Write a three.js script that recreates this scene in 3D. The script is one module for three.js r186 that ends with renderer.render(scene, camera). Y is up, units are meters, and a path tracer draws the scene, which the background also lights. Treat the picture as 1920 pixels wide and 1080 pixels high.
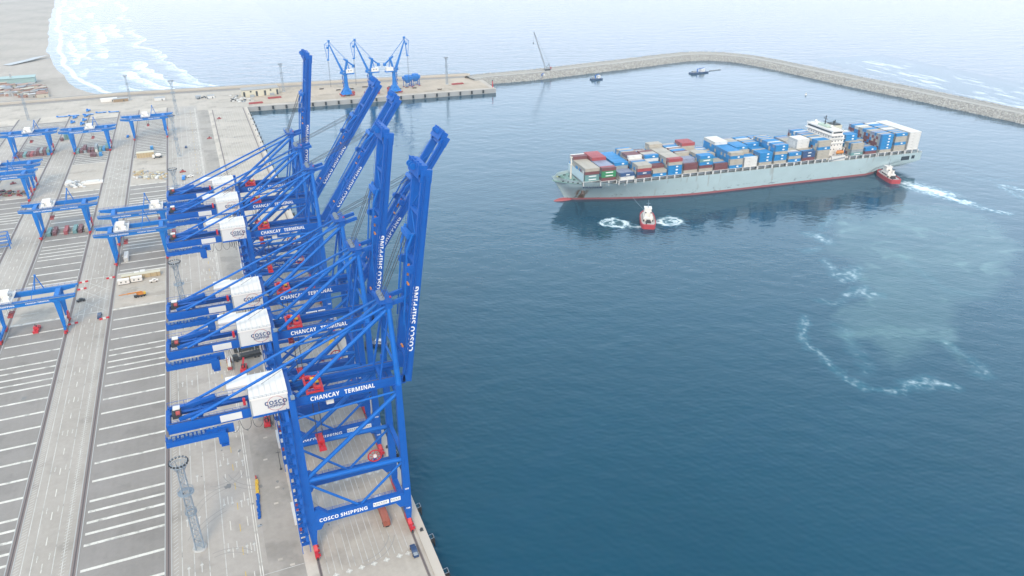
import * as THREE from 'three';
import { mergeGeometries } from 'three/addons/utils/BufferGeometryUtils.js';
import { FontLoader } from 'three/addons/loaders/FontLoader.js';
import { TextGeometry } from 'three/addons/geometries/TextGeometry.js';

// ---------------------------------------------------------------- camera, sky, sun, exposure
const scene = new THREE.Scene();
const camera = new THREE.PerspectiveCamera(2 * Math.atan(540 / 1390) * 180 / Math.PI, 16 / 9, 1, 20000);
const YAW = -22.6 * Math.PI / 180, PITCH = -26.6 * Math.PI / 180, EYE = 200;
camera.position.set(0, EYE, 0);
camera.rotation.order = 'YXZ';
camera.rotation.set(PITCH, YAW, 0);
camera.updateMatrixWorld();
const renderer = new THREE.WebGLRenderer({ antialias: true });
renderer.toneMapping = THREE.LinearToneMapping;
renderer.toneMappingExposure = 1.92;
renderer.shadowMap.enabled = true;
{ // even, bright marine overcast
  const W = 128, H = 64, d = new Float32Array(W * H * 4);
  for (let j = 0; j < H; j++) for (let i = 0; i < W; i++) {
    const el = ((j + 0.5) / H - 0.5) * Math.PI, up = Math.max(0, Math.sin(el));
    const w = Math.exp(-up * 6), k = 1 / (1 + Math.exp((el * 57.3 - 36) / 8)), o = (j * W + i) * 4; // bright haze low down under a greyer cloud deck
    d[o] = 0.36 + 0.60 * k + 0.32 * w; d[o + 1] = 0.43 + 0.88 * k - 0.24 * w; d[o + 2] = 0.51 + 1.14 * k - 0.56 * w; d[o + 3] = 1;
  }
  const t = new THREE.DataTexture(d, W, H, THREE.RGBAFormat, THREE.FloatType);
  t.mapping = THREE.EquirectangularReflectionMapping; t.magFilter = t.minFilter = THREE.LinearFilter; t.needsUpdate = true;
  scene.background = t; scene.environment = t;
}
const sun = new THREE.DirectionalLight(new THREE.Color(1, 0.85, 0.62), 1.5);
sun.position.set(-260, 620, 240); sun.target.position.set(40, 0, -420);
sun.castShadow = true; sun.shadow.radius = 34; sun.shadow.mapSize.set(2048, 2048);
Object.assign(sun.shadow.camera, { left: -700, right: 700, top: 700, bottom: -700, near: 1, far: 2500 });
scene.add(sun, sun.target);
scene.fog = new THREE.FogExp2(new THREE.Color().setRGB(0.80, 0.93, 1.0), 0.00009);

// ---------------------------------------------------------------- helpers
let seed = 12345;
const rnd = () => { seed = (seed * 1664525 + 1013904223) >>> 0; return seed / 4294967296; };
const rr = (a, b) => a + (b - a) * rnd();
const pick = a => a[Math.floor(rnd() * a.length)];
const V = (x, y, z) => new THREE.Vector3(x, y, z);
const WATER = -5.5;
// a photo pixel (1920 x 1080) as a direction, met with the level y: [x, z] in metres
function P(u, v, y = 0) {
  const d = V((u - 960) / 1390, -(v - 540) / 1390, -1).applyQuaternion(camera.quaternion), t = (y - EYE) / d.y;
  return [d.x * t, d.z * t];
}
const used = {};
function numbered(n) { const k = used[n] = (used[n] ?? -1) + 1; return k ? `${n}_${String(k).padStart(3, '0')}` : n; }
function norm(g) {
  g = g.index ? g.toNonIndexed() : g;
  for (const k of Object.keys(g.attributes)) if (!['position', 'normal', 'uv', 'color'].includes(k)) g.deleteAttribute(k);
  if (!g.attributes.uv) g.setAttribute('uv', new THREE.BufferAttribute(new Float32Array(g.attributes.position.count * 2), 2));
  if (!g.attributes.normal) g.computeVertexNormals();
  return g;
}
const merge = a => a.length === 1 ? a[0] : mergeGeometries(a.map(norm));
function part(parent, name, geo, mat, label) {
  const m = new THREE.Mesh(Array.isArray(geo) ? merge(geo) : geo, mat);
  m.name = name; m.castShadow = m.receiveShadow = true; parent.add(m);
  if (label) m.userData.label = label;
  return m;
}
function thing(name, label, category, x = 0, y = 0, z = 0, turn = 0, group) {
  const o = new THREE.Group(); o.name = numbered(name); o.position.set(x, y, z); o.rotation.y = turn;
  o.userData = { label, category }; if (group) o.userData.group = group;
  scene.add(o); return o;
}
function copyOf(src, label, x, y, z, turn = 0) {
  const o = src.clone(); o.name = numbered(src.name.replace(/_\d{3}$/, '')); o.position.set(x, y, z); o.rotation.y = turn;
  o.userData = { ...src.userData, label }; scene.add(o); return o;
}
function structure(name, geo, mat, parent = scene) {
  const m = part(parent, parent === scene ? numbered(name) : name, geo, mat);
  if (parent === scene) m.userData = { kind: 'structure', label: name.replace(/_/g, ' ') };
  return m;
}
const box = (w, h, d, x = 0, y = 0, z = 0, ry = 0) => { const g = new THREE.BoxGeometry(w, h, d); if (ry) g.rotateY(ry); return g.translate(x, y, z); };
const cyl = (r1, r2, h, x, y, z, n = 12) => new THREE.CylinderGeometry(r1, r2, h, n).translate(x, y, z);
function along(g, a, b) {
  const d = b.clone().sub(a), l = d.length(); d.normalize();
  let up = Math.abs(d.y) > 0.999 ? V(0, 0, 1) : V(0, 1, 0);
  const x = up.clone().cross(d).normalize(), y = d.clone().cross(x);
  return g.applyMatrix4(new THREE.Matrix4().makeBasis(x, y, d).setPosition(a.clone().add(b).multiplyScalar(0.5)));
}
const beam = (a, b, w, h = w) => along(new THREE.BoxGeometry(w, h, a.distanceTo(b)), a, b);
const tube = (a, b, r, r2 = r, n = 10) => along(new THREE.CylinderGeometry(r2, r, a.distanceTo(b), n).rotateX(Math.PI / 2), a, b);
const wheelX = (r, w, x, y, z, n = 12) => new THREE.CylinderGeometry(r, r, w, n).rotateZ(Math.PI / 2).translate(x, y, z);
const wheelZ = (r, w, x, y, z, n = 16) => new THREE.CylinderGeometry(r, r, w, n).rotateX(Math.PI / 2).translate(x, y, z);
function frustum(w1, d1, w2, d2, h, x, y, z) { // bottom w1 x d1, top w2 x d2, centred in height
  const g = new THREE.BoxGeometry(1, h, 1), p = g.attributes.position;
  for (let i = 0; i < p.count; i++) { const t = p.getY(i) > 0; p.setX(i, p.getX(i) * (t ? w2 : w1)); p.setZ(i, p.getZ(i) * (t ? d2 : d1)); }
  g.computeVertexNormals(); return g.translate(x, y, z);
}
function sheet(x0, x1, z0, z1, y) { // flat sheet, uv in metres
  const g = new THREE.PlaneGeometry(x1 - x0, z1 - z0).rotateX(-Math.PI / 2).translate((x0 + x1) / 2, y, (z0 + z1) / 2);
  const p = g.attributes.position, uv = g.attributes.uv;
  for (let i = 0; i < p.count; i++) uv.setXY(i, p.getX(i), p.getZ(i));
  return g;
}
function flatShape(pts, y) { // [x,z] outline laid flat
  const s = new THREE.Shape(pts.map(([x, z]) => new THREE.Vector2(x, -z)));
  const g = new THREE.ShapeGeometry(s).rotateX(-Math.PI / 2).translate(0, y, 0), p = g.attributes.position, uv = g.attributes.uv;
  for (let i = 0; i < p.count; i++) uv.setXY(i, p.getX(i), p.getZ(i));
  return g;
}
function prism(pts, h, y) { // [x,z] outline raised by h
  const s = new THREE.Shape(pts.map(([x, z]) => new THREE.Vector2(x, -z)));
  return new THREE.ExtrudeGeometry(s, { depth: h, bevelEnabled: false }).rotateX(-Math.PI / 2).translate(0, y, 0);
}

// ---------------------------------------------------------------- noise and textures
const hash = (x, y, s) => { let h = (x * 374761393 + y * 668265263 + s * 982451653) | 0; h = Math.imul(h ^ (h >>> 13), 1274126177); return ((h ^ (h >>> 16)) >>> 0) / 4294967296; };
function vnoise(x, y, per, s) {
  const xi = Math.floor(x), yi = Math.floor(y), fx = x - xi, fy = y - yi, m = v => ((v % per) + per) % per;
  const u = fx * fx * (3 - 2 * fx), w = fy * fy * (3 - 2 * fy);
  const a = hash(m(xi), m(yi), s), b = hash(m(xi + 1), m(yi), s), c = hash(m(xi), m(yi + 1), s), d = hash(m(xi + 1), m(yi + 1), s);
  return a + (b - a) * u + (c - a) * w + (a - b - c + d) * u * w;
}
function fbm(x, y, per, oct, s) { let v = 0, a = 0.5, t = 0; for (let o = 0; o < oct; o++) { v += a * vnoise(x, y, per, s + o); t += a; x *= 2; y *= 2; per *= 2; a *= 0.5; } return v / t; }
function texture(w, h, fn, srgb, repeatX = 1, repeatY = 1, ox = 0, oy = 0) {
  const d = new Uint8Array(w * h * 4), c = [0, 0, 0];
  for (let j = 0; j < h; j++) for (let i = 0; i < w; i++) {
    fn(i / w, j / h, c); const o = (j * w + i) * 4;
    for (let k = 0; k < 3; k++) { let v = Math.min(1, Math.max(0, c[k])); if (srgb) v = v <= 0.0031308 ? v * 12.92 : 1.055 * Math.pow(v, 1 / 2.4) - 0.055; d[o + k] = v * 255 + 0.5; }
    d[o + 3] = 255;
  }
  const t = new THREE.DataTexture(d, w, h); t.wrapS = t.wrapT = THREE.RepeatWrapping; t.magFilter = THREE.LinearFilter; t.minFilter = THREE.LinearMipmapLinearFilter; t.generateMipmaps = true;
  if (srgb) t.colorSpace = THREE.SRGBColorSpace;
  t.repeat.set(repeatX, repeatY); t.offset.set(ox, oy); t.needsUpdate = true; return t;
}
const mix = (a, b, t) => a + (b - a) * t, sat = v => Math.min(1, Math.max(0, v)), smooth = (a, b, x) => { const t = sat((x - a) / (b - a)); return t * t * (3 - 2 * t); };
function groundTex(base, spread, tile, s, stain) {
  return texture(1024, 1024, (u, v, c) => {
    const big = fbm(u * 4, v * 4, 4, 5, s) - 0.5, fine = fbm(u * 64, v * 64, 64, 3, s + 20) - 0.5, st = smooth(0.58, 0.74, fbm(u * 6, v * 6, 6, 5, s + 40)) * stain;
    const streak = (fbm(u * 40, v * 3, 40, 3, s + 60) - 0.5) * 0.5;
    const k = 1 + spread * (big * 1.5 + streak + fine * 0.7) - st;
    c[0] = base[0] * k; c[1] = base[1] * k; c[2] = base[2] * (k + big * 0.03);
  }, true, 1 / tile, 1 / tile);
}
const ALB = 0.84; // the whole palette lies a little below the tones first read from the photograph
const std = (color, roughness = 0.6, metalness = 0, extra = {}) => new THREE.MeshStandardMaterial({ color: new THREE.Color().setRGB(...color).multiplyScalar(ALB), roughness, metalness, ...extra });
const white3 = [1, 1, 1];
const paintTex = texture(512, 512, (u, v, c) => { // faded, streaked crane paint
  const k = 0.90 + 0.18 * fbm(u * 5, v * 5, 5, 4, 201) + 0.10 * (fbm(u * 40, v * 4, 40, 3, 205) - 0.5), g = smooth(0.62, 0.78, fbm(u * 9, v * 7, 9, 4, 209)) * 0.22;
  c[0] = k * (1 - g); c[1] = k * (1 - g); c[2] = k * (1 - g * 0.9);
}, true);
const steel = (color, roughness) => new THREE.MeshPhysicalMaterial({ color: new THREE.Color().setRGB(...color).multiplyScalar(ALB), roughness, specularIntensity: 0.45, map: paintTex });
const M = {
  quay: std(white3, 0.9, 0, { map: groundTex([0.484, 0.419, 0.351], 0.22, 70, 1, 0.16) }),
  slab: std(white3, 0.9, 0, { map: groundTex([0.387, 0.342, 0.296], 0.24, 90, 7, 0.2) }),
  pale: std(white3, 0.9, 0, { map: groundTex([0.576, 0.501, 0.420], 0.2, 60, 13, 0.2) }),
  block: std(white3, 0.92, 0, { map: groundTex([0.283, 0.253, 0.228], 0.16, 64, 19, 0.1) }),
  road: std(white3, 0.92, 0, { map: groundTex([0.420, 0.372, 0.324], 0.2, 80, 31, 0.16) }),
  sand: std(white3, 0.95, 0, { map: groundTex([0.415, 0.357, 0.301], 0.22, 240, 43, 0.1) }),
  tanEarth: std(white3, 0.95, 0, { map: groundTex([0.461, 0.372, 0.283], 0.25, 90, 47, 0.2) }),
  paint: std(white3, 0.78, 0, { map: groundTex([0.70, 0.655, 0.58], 0.3, 16, 61, 0.34) }), yellowPaint: std([0.62, 0.42, 0.1], 0.7), lanePaint: std(white3, 0.8, 0, { map: groundTex([0.60, 0.57, 0.52], 0.34, 22, 67, 0.34) }),
  rail: std([0.12, 0.10, 0.095], 0.5, 0.4), trench: std([0.23, 0.18, 0.165], 0.8), curbTone: std([0.46, 0.45, 0.43], 0.9),
  blue: steel([0.0005, 0.098, 0.42], 0.55), blueTube: steel([0.001, 0.125, 0.48], 0.5), blueDark: steel([0.0005, 0.098, 0.42], 0.6), blueYard: steel([0.001, 0.165, 0.54], 0.55), cyanBlue: std([0.02, 0.22, 0.62], 0.4),
  red: std([0.56, 0.018, 0.03], 0.45), redDull: std([0.36, 0.05, 0.05], 0.6), orange: std([0.62, 0.22, 0.03], 0.5), yellow: std([0.70, 0.42, 0.02], 0.5),
  white: std([0.80, 0.75, 0.69], 0.6), offWhite: std([0.68, 0.66, 0.63], 0.6), grey: std([0.32, 0.34, 0.36], 0.6), galv: std([0.24, 0.29, 0.34], 0.55, 0.2), dark: std([0.03, 0.033, 0.038], 0.6), rubber: std([0.018, 0.018, 0.02], 0.8),
  glass: std([0.02, 0.03, 0.04], 0.08), rope: std([0.035, 0.035, 0.04], 0.6), cream: std([0.62, 0.56, 0.42], 0.7), tan: std([0.50, 0.38, 0.22], 0.85), concrete: std([0.36, 0.35, 0.34], 0.9),
  tower: std([0.29, 0.34, 0.39], 0.55, 0.1), tugRed: std([0.46, 0.045, 0.055], 0.55),
  navy: std([0.02, 0.05, 0.13], 0.4), letter: std([0.85, 0.83, 0.80], 0.6), logoBlue: std([0.03, 0.07, 0.2], 0.6), logoRed: std([0.5, 0.04, 0.05], 0.6), timber: std([0.3, 0.2, 0.11], 0.85), deckGreen: std([0.20, 0.33, 0.30], 0.8),
};
const font = await new FontLoader().loadAsync('fonts/droid/droid_sans_bold.typeface.json');
function text(str, height, width, depth = 0.06) { // lies in the x-y plane, facing +z, centred
  const g = norm(new TextGeometry(str, { font, size: height, depth, curveSegments: 2, bevelEnabled: false }));
  g.computeBoundingBox(); const b = g.boundingBox;
  return g.translate(-(b.min.x + b.max.x) / 2, -(b.min.y + b.max.y) / 2, 0).scale(width / (b.max.x - b.min.x), 1, 1);
}

// ---------------------------------------------------------------- water
const waveTex = (() => { // sum of sine waves, tileable; crests lie mostly across the view
  const N = 2048, f = new Float32Array(N * N), TAU = Math.PI * 2, waves = [];
  for (let k = 0; k < 110; k++) {
    const len = 2.2 * Math.pow(22, Math.pow(rnd(), 1.5)), n = 420 / len, th = 1.95 + (rnd() + rnd() + rnd() - 1.5) * 1.15;
    waves.push([Math.round(n * Math.cos(th)), Math.round(n * Math.sin(th)), Math.pow(len, 0.55) * rr(0.5, 1), rnd() * TAU]);
  }
  const cs = new Float32Array(N), sn = new Float32Array(N);
  for (const [a, b, amp, ph] of waves) {
    for (let i = 0; i < N; i++) { cs[i] = Math.cos(TAU * a * i / N + ph); sn[i] = Math.sin(TAU * a * i / N + ph); }
    for (let j = 0; j < N; j++) { const c = amp * Math.cos(TAU * b * j / N), s = amp * Math.sin(TAU * b * j / N), o = j * N; for (let i = 0; i < N; i++) f[o + i] += cs[i] * c - sn[i] * s; }
  }
  let lo = 1e9, hi = -1e9; for (let i = 0; i < f.length; i += 7) { lo = Math.min(lo, f[i]); hi = Math.max(hi, f[i]); }
  const d = new Uint8Array(N * N * 4);
  for (let i = 0; i < f.length; i++) { const v = sat((f[i] - lo) / (hi - lo)) * 255; d[i * 4] = d[i * 4 + 1] = d[i * 4 + 2] = v; d[i * 4 + 3] = 255; }
  const t = new THREE.DataTexture(d, N, N); t.wrapS = t.wrapT = THREE.RepeatWrapping; t.magFilter = THREE.LinearFilter; t.minFilter = THREE.LinearMipmapLinearFilter; t.generateMipmaps = true;
  t.repeat.set(1 / 420, 1 / 420); t.needsUpdate = true; return t;
})();
const SEA = [0.0002, 0.040, 0.073];
function waterMat(extra = {}) { return new THREE.MeshPhysicalMaterial({ color: new THREE.Color().setRGB(...SEA), roughness: 0.11, ior: 1.333, specularColor: new THREE.Color().setRGB(0.32, 0.85, 1), bumpMap: waveTex, bumpScale: 0.32, ...extra }); }
const segDist = (x, z, a, b) => { const dx = b[0] - a[0], dz = b[1] - a[1], t = sat(((x - a[0]) * dx + (z - a[1]) * dz) / (dx * dx + dz * dz + 1e-9)); return [Math.hypot(x - a[0] - dx * t, z - a[1] - dz * t), t]; };
const pw = (pts) => pts.map(([u, v]) => P(u, v, WATER));
const HX0 = 40, HX1 = 880, HZ0 = -1060, HZ1 = -60;
{ // harbour basin: sediment plume and propeller foam lie in the water as colour
  const strokes = [ // outline in photo pixels, half width in metres, strength
    [[[1703, 346], [1722, 352], [1745, 358], [1768, 364]], 5.5, 1.1], [[[1740, 359], [1762, 366], [1790, 374], [1815, 381]], 3.4, 0.95], [[[1800, 377], [1835, 388], [1870, 397], [1885, 399]], 2.6, 0.7],
    [[[1880, 347], [1900, 352], [1925, 360]], 2.6, 0.7], [[[1880, 352], [1905, 366], [1925, 373]], 2.2, 0.6], [[[1800, 330], [1840, 337], [1900, 338]], 1.5, 0.35],
    [[[1554, 408], [1548, 418], [1537, 430]], 2.2, 0.5], [[[1521, 440], [1533, 442], [1546, 452]], 2.8, 0.75], [[[1510, 471], [1535, 467]], 2, 0.5], [[[1545, 488], [1553, 495], [1560, 508]], 1.8, 0.5],
    [[[1562, 517], [1585, 512], [1605, 503], [1600, 520], [1580, 524]], 2.0, 0.6], [[[1590, 553], [1610, 543], [1622, 538], [1618, 552], [1645, 553]], 2.1, 0.6], [[[1530, 563], [1560, 570], [1585, 562]], 1.7, 0.35],
    [[[1507, 595], [1503, 622], [1514, 650], [1540, 668], [1562, 690], [1590, 712], [1625, 728], [1680, 734], [1705, 722]], 1.5, 0.55], [[[1700, 722], [1735, 716], [1780, 724]], 2.3, 0.7],
    [[[1768, 640], [1785, 650], [1810, 668], [1845, 695], [1853, 705], [1825, 700]], 1.7, 0.4], [[[1565, 610], [1580, 618], [1600, 655], [1625, 680], [1620, 700]], 1.8, 0.3], [[[1690, 480], [1740, 520], [1775, 545], [1830, 552]], 1.7, 0.2],
    [[[1178, 423], [1195, 426], [1207, 425]], 2.0, 0.85],
  ].map(([p, w, s]) => ({ p: pw(p), w, s: s < 0.8 ? s * 0.86 : s }));
  const rings = [[1150, 418, 27, 9.5, 0.34], [1137, 417, 17, 7, 0.3], [1160, 420, 22, 6.5, 0.3], [1255, 415, 22, 8.5, 0.55], [1258, 416, 11, 4, 0.7]].map(([u, v, a, b, w]) => {
    const c = P(u, v, WATER), ex = P(u + a, v, WATER), ey = P(u, v - b, WATER);
    return { c, e: [ex[0] - c[0], ex[1] - c[1]], f: [ey[0] - c[0], ey[1] - c[1]], w };
  });
  const plume = pw([[1545, 415], [1620, 392], [1720, 372], [1860, 400], [1925, 470], [1905, 540], [1830, 575], [1800, 625], [1852, 700], [1820, 708], [1770, 660], [1745, 700], [1690, 712], [1640, 655], [1620, 705], [1590, 660], [1560, 625], [1552, 590], [1612, 540], [1560, 520], [1585, 505], [1530, 470]]);
  const inside = (x, z) => { let k = false; for (let i = 0, j = plume.length - 1; i < plume.length; j = i++) { const [xi, zi] = plume[i], [xj, zj] = plume[j]; if ((zi > z) !== (zj > z) && x < (xj - xi) * (z - zi) / (zj - zi) + xi) k = !k; } return k; };
  const tex = texture(2048, 2048, (u, v, c) => {
    const x = mix(HX0, HX1, u), z = mix(HZ0, HZ1, v);
    const wx = x + (fbm(x / 22, z / 22, 4096, 4, 3) - 0.5) * 34, wz = z + (fbm(x / 22 + 50, z / 22, 4096, 4, 5) - 0.5) * 34;
    let pl = 0;
    if (wx > 180 && wx < 720 && wz > -560 && wz < -170) { let d = 1e9; for (let i = 0; i < plume.length; i++) d = Math.min(d, segDist(wx, wz, plume[i], plume[(i + 1) % plume.length])[0]); pl = inside(wx, wz) ? smooth(-2, 16, d) : 0; pl *= 0.30 + 0.75 * fbm(wx / 60, wz / 26, 4096, 5, 9) + 0.9 * smooth(0.5, 0.75, fbm(wx / 26 + 7, wz / 13, 4096, 5, 19)); }
    let foam = 0;
    const busy = x > 200 && z > -570 && z < -150, fx = x + (busy ? fbm(x / 4, z / 4, 4096, 3, 13) - 0.5 : 0) * 7, fz = z + (busy ? fbm(x / 4 + 9, z / 4, 4096, 3, 15) - 0.5 : 0) * 7;
    if (busy) for (const s of strokes) for (let i = 0; i + 1 < s.p.length; i++) { const a = s.p[i]; if (Math.abs(fx - a[0]) > 60 || Math.abs(fz - a[1]) > 60) continue; const [d] = segDist(fx, fz, a, s.p[i + 1]); if (d < s.w * 3.2) foam = Math.max(foam, s.s * (1 - d / (s.w * 3.2))); }
    if (busy) for (const r of rings) { const dx = fx - r.c[0], dz = fz - r.c[1]; if (Math.hypot(dx, dz) > 60) continue; const det = r.e[0] * r.f[1] - r.e[1] * r.f[0], a = (dx * r.f[1] - dz * r.f[0]) / det, b = (r.e[0] * dz - r.e[1] * dx) / det, q = Math.hypot(a, b); foam = Math.max(foam, 1.05 * (1 - Math.abs(q - 0.8) / r.w)); if (q < 1.1) pl = Math.max(pl, 0.9 * (1.1 - q)); }
    const lace = foam > 0 ? fbm(x / 2.4, z / 2.4, 4096, 4, 23) : 0;
    const f = foam > 0 ? smooth(0.30, 1.05, foam * 0.74 + (lace - 0.5) * 0.95 + 0.14) * Math.min(1, foam * 1.0) * 0.88 : 0;
    const churn = foam > 0 ? foam * 0.55 : 0;
    const base = 0.92 + 0.16 * fbm(x / 70, z / 40, 4096, 4, 33);
    c[0] = SEA[0] * base + pl * 0.046 + churn * 0.03; c[1] = SEA[1] * base + pl * 0.066 + churn * 0.13; c[2] = SEA[2] * base + pl * 0.054 + churn * 0.15;
    c[0] = mix(c[0], 0.78, f); c[1] = mix(c[1], 0.84, f); c[2] = mix(c[2], 0.86, f);
  }, true, 1 / (HX1 - HX0), 1 / (HZ1 - HZ0), -HX0 / (HX1 - HX0), -HZ0 / (HZ1 - HZ0));
  const h = structure('harbour_water', sheet(HX0, HX1, HZ0, HZ1, WATER), waterMat({ color: 0xffffff, map: tex }));
  h.userData.label = 'deep blue harbour water with foam streaks and a pale sediment plume';
}
const shore = [[-92, -1078], [-108, -1100], [-128, -1133], [-152, -1200], [-188, -1352], [-217, -1533], [-262, -1950], [-306, -2466], [-420, -4000], [-600, -7200]];
const shoreX = z => { for (let i = 0; i + 1 < shore.length; i++) if (z <= shore[i][1] && z >= shore[i + 1][1]) return mix(shore[i][0], shore[i + 1][0], (z - shore[i][1]) / (shore[i + 1][1] - shore[i][1])); return z > shore[0][1] ? shore[0][0] : -600; };
const SX0 = -420, SX1 = 180, SZ0 = -2600, SZ1 = -1060;
{ // surf zone
  const tex = texture(1024, 2048, (u, v, c) => {
    const x = mix(SX0, SX1, u), z = mix(SZ0, SZ1, v), wob = (fbm(x / 60, z / 130, 4096, 4, 71) - 0.5) * 60;
    const d = x - shoreX(z) + wob * 0.35;
    const shallow = smooth(190, 20, d), patch = fbm(x / 34, z / 60, 4096, 5, 77);
    let f = smooth(6, 1, Math.abs(d - 4 + wob * 0.1)) * (0.35 + patch * 0.6);
    [[24, 15, 0.9], [48, 20, 0.8], [74, 24, 1], [104, 26, 0.85], [140, 22, 0.5]].forEach(([at, wide, amp], n) => { // breakers: a crisp front, a laced tail behind it
      const q = d - at + (fbm(z / 90 + n * 9, x / 300, 4096, 4, 74 + n) - 0.5) * 46, on = smooth(0.44, 0.62, fbm(z / 130 + n * 17, n + x / 400, 4096, 3, 78)) * amp;
      f = Math.max(f, on * (q > 0 ? smooth(3, 0, q) : smooth(-wide, 0, q) * (0.35 + 0.65 * smooth(0.4, 0.62, fbm(x / 9, z / 14, 4096, 4, 79)))));
    });
    f = sat(f * smooth(-6, 3, d) * (0.72 + 0.4 * fbm(x / 6, z / 10, 4096, 4, 81)));
    const e = smooth(SX1, SX1 - 90, x);
    c[0] = mix(SEA[0] + shallow * 0.035 * e, 0.82, f); c[1] = mix(SEA[1] + shallow * 0.055 * e, 0.85, f); c[2] = mix(SEA[2] + shallow * 0.05 * e, 0.86, f);
  }, true, 1 / (SX1 - SX0), 1 / (SZ1 - SZ0), -SX0 / (SX1 - SX0), -SZ0 / (SZ1 - SZ0));
  const s = structure('surf_water', sheet(SX0, SX1, SZ0, SZ1, WATER), waterMat({ color: 0xffffff, map: tex, bumpScale: 0.8 }));
  s.userData.label = 'pale shallow sea with white breakers along the beach';
  const FX0 = -3000, FX1 = 6500, FZ0 = -8500, FZ1 = 700;
  const far = structure('sea', [sheet(FX0, FX1, FZ0, SZ0, WATER), sheet(FX0, SX0, SZ0, SZ1, WATER), sheet(SX1, FX1, SZ0, SZ1, WATER), sheet(FX0, HX0, HZ0, FZ1, WATER), sheet(HX0, HX1, HZ1, FZ1, WATER), sheet(HX1, FX1, SZ1, FZ1, WATER)], waterMat({ bumpScale: 0.7, roughness: 0.14 }));
  far.userData.label = 'open grey-blue sea fading into haze beyond the breakwater';
  const strip = texture(1024, 256, (u, v, c) => { // whitecaps along the outer rocks
    const x = u * 620, y = v * 150, f = smooth(0.54, 0.80, fbm(x / 26, y / 7, 4096, 5, 91) + 0.05 * smooth(90, 0, y)) * smooth(0, 12, y) * smooth(150, 80, y) * smooth(0, 40, x) * smooth(620, 560, x) * 0.42;
    for (let k = 0; k < 3; k++) c[k] = mix(SEA[k] + (k ? 0.012 : 0.006) * smooth(0, 20, y) * smooth(150, 90, y), 0.8, f);
  }, true, 1, 1);
  const g = new THREE.PlaneGeometry(620, 150).rotateX(-Math.PI / 2).rotateY(Math.PI / 2 - 0.045).translate(975, WATER + 0.03, -640); // uv kept 0..1
  const p = g.attributes.position, uv = g.attributes.uv; for (let i = 0; i < p.count; i++) uv.setXY(i, uv.getX(i), 1 - uv.getY(i));
  structure('broken_water', g, waterMat({ color: 0xffffff, map: strip, bumpMap: null, roughness: 0.2 })).userData.label = 'whitecaps on the open sea outside the breakwater';
}
// ---------------------------------------------------------------- terminal ground
const EDGE = 48.7, NEAR = 60, FAR = -1042;
const ground = new THREE.Group(); ground.name = 'terminal_ground'; ground.userData = { kind: 'structure', label: 'concrete terminal ground between sea and container yard' }; scene.add(ground);
const platform = part(ground, 'platform', [prism([[-420, NEAR], [EDGE, NEAR], [EDGE, -927], [357, -912], [362, -975], [362, -1008], [222, -1024], [63, -1042], [-420, -1042]], 9, -9.02)], M.concrete);
part(ground, 'paving', [flatShape([[-420, NEAR], [EDGE, NEAR], [EDGE, -927], [357, -912], [362, -975], [362, -1008], [222, -1024], [63, -1042], [-420, -1042]], 0)], M.quay);
part(ground, 'lane_slab', [sheet(-38, -6.2, -960, NEAR, 0.02)], M.road);
part(ground, 'working_slab', [sheet(-6.2, 5.6, -930, NEAR, 0.02)], M.slab);
part(ground, 'rail_strip', [sheet(5.6, 10.4, -930, NEAR, 0.025)], M.pale);
part(ground, 'capping_beam', [box(3.2, 0.35, 990, EDGE - 1.6, 0.17, -432)], M.pale);
part(ground, 'pier_paving', [flatShape([[58, -936], [352, -920], [357, -1000], [222, -1016], [63, -1030]], 0.03)], M.tanEarth);
for (const [x, w] of [[10, 0.5], [43.8, 0.5]]) { part(ground, 'crane_rail', [box(w * 0.35, 0.16, 980, x, 0.1, -437)], M.rail); part(ground, 'rail_slot', [sheet(x - w, x + w, -927, NEAR, 0.035)], M.trench); }
part(ground, 'cable_slot', [sheet(45.6, 46.1, -927, NEAR, 0.03)], M.rail);
// lane lines between the crane rails
for (const x of [12.6, 14.8, 17.1, 19.8, 21.6, 24.2, 26.1, 28.7, 30.5, 33.3, 35.5, 38.1, 40.4]) part(ground, 'lane_line', [sheet(x - 0.1, x + 0.1, -925, -192, 0.03)], M.lanePaint);
for (const z of [-190.5, -237, -300, -360]) for (const x of [10.8 + 3.8, 19.1, 23.4, 27.7, 32.1, 36.7, 39.9]) part(ground, 'diamond_mark', [sheet(-0.85, 0.85, -0.85, 0.85, 0).rotateY(Math.PI / 4).translate(x, 0.034, z)], M.paint);
// lanes beside the yard
for (const x of [-33.5, -29.6, -24.8, -19.6]) part(ground, 'lane_line', [sheet(x - 0.14, x + 0.14, -950, NEAR, 0.03)], M.lanePaint);
for (const x of [-8.95, -8.15]) part(ground, 'lane_line', [sheet(x - 0.14, x + 0.14, -945, NEAR, 0.03)], M.paint);
function dashes(name, xs, z0, z1, len, gap, mat, w = 0.14) {
  const a = []; for (const x of xs) for (let z = z0; z > z1; z -= len + gap) a.push(sheet(x - w, x + w, z - len, z, 0.031));
  const m = part(ground, name, a, mat); m.userData.kind = 'stuff'; return m;
}
dashes('dashed_line', [-16.9, -10.9], 40, -940, 5, 9, M.paint); dashes('yellow_dash', [-13.7], 40, -940, 4, 8, M.yellowPaint);
const arrowShape = (() => { const s = new THREE.Shape([[-0.22, -3], [0.22, -3], [0.22, 0.6], [0.75, 0.6], [0, 3], [-0.75, 0.6], [-0.22, 0.6]].map(p => new THREE.Vector2(...p))); return new THREE.ShapeGeometry(s).rotateX(-Math.PI / 2); })();
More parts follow.
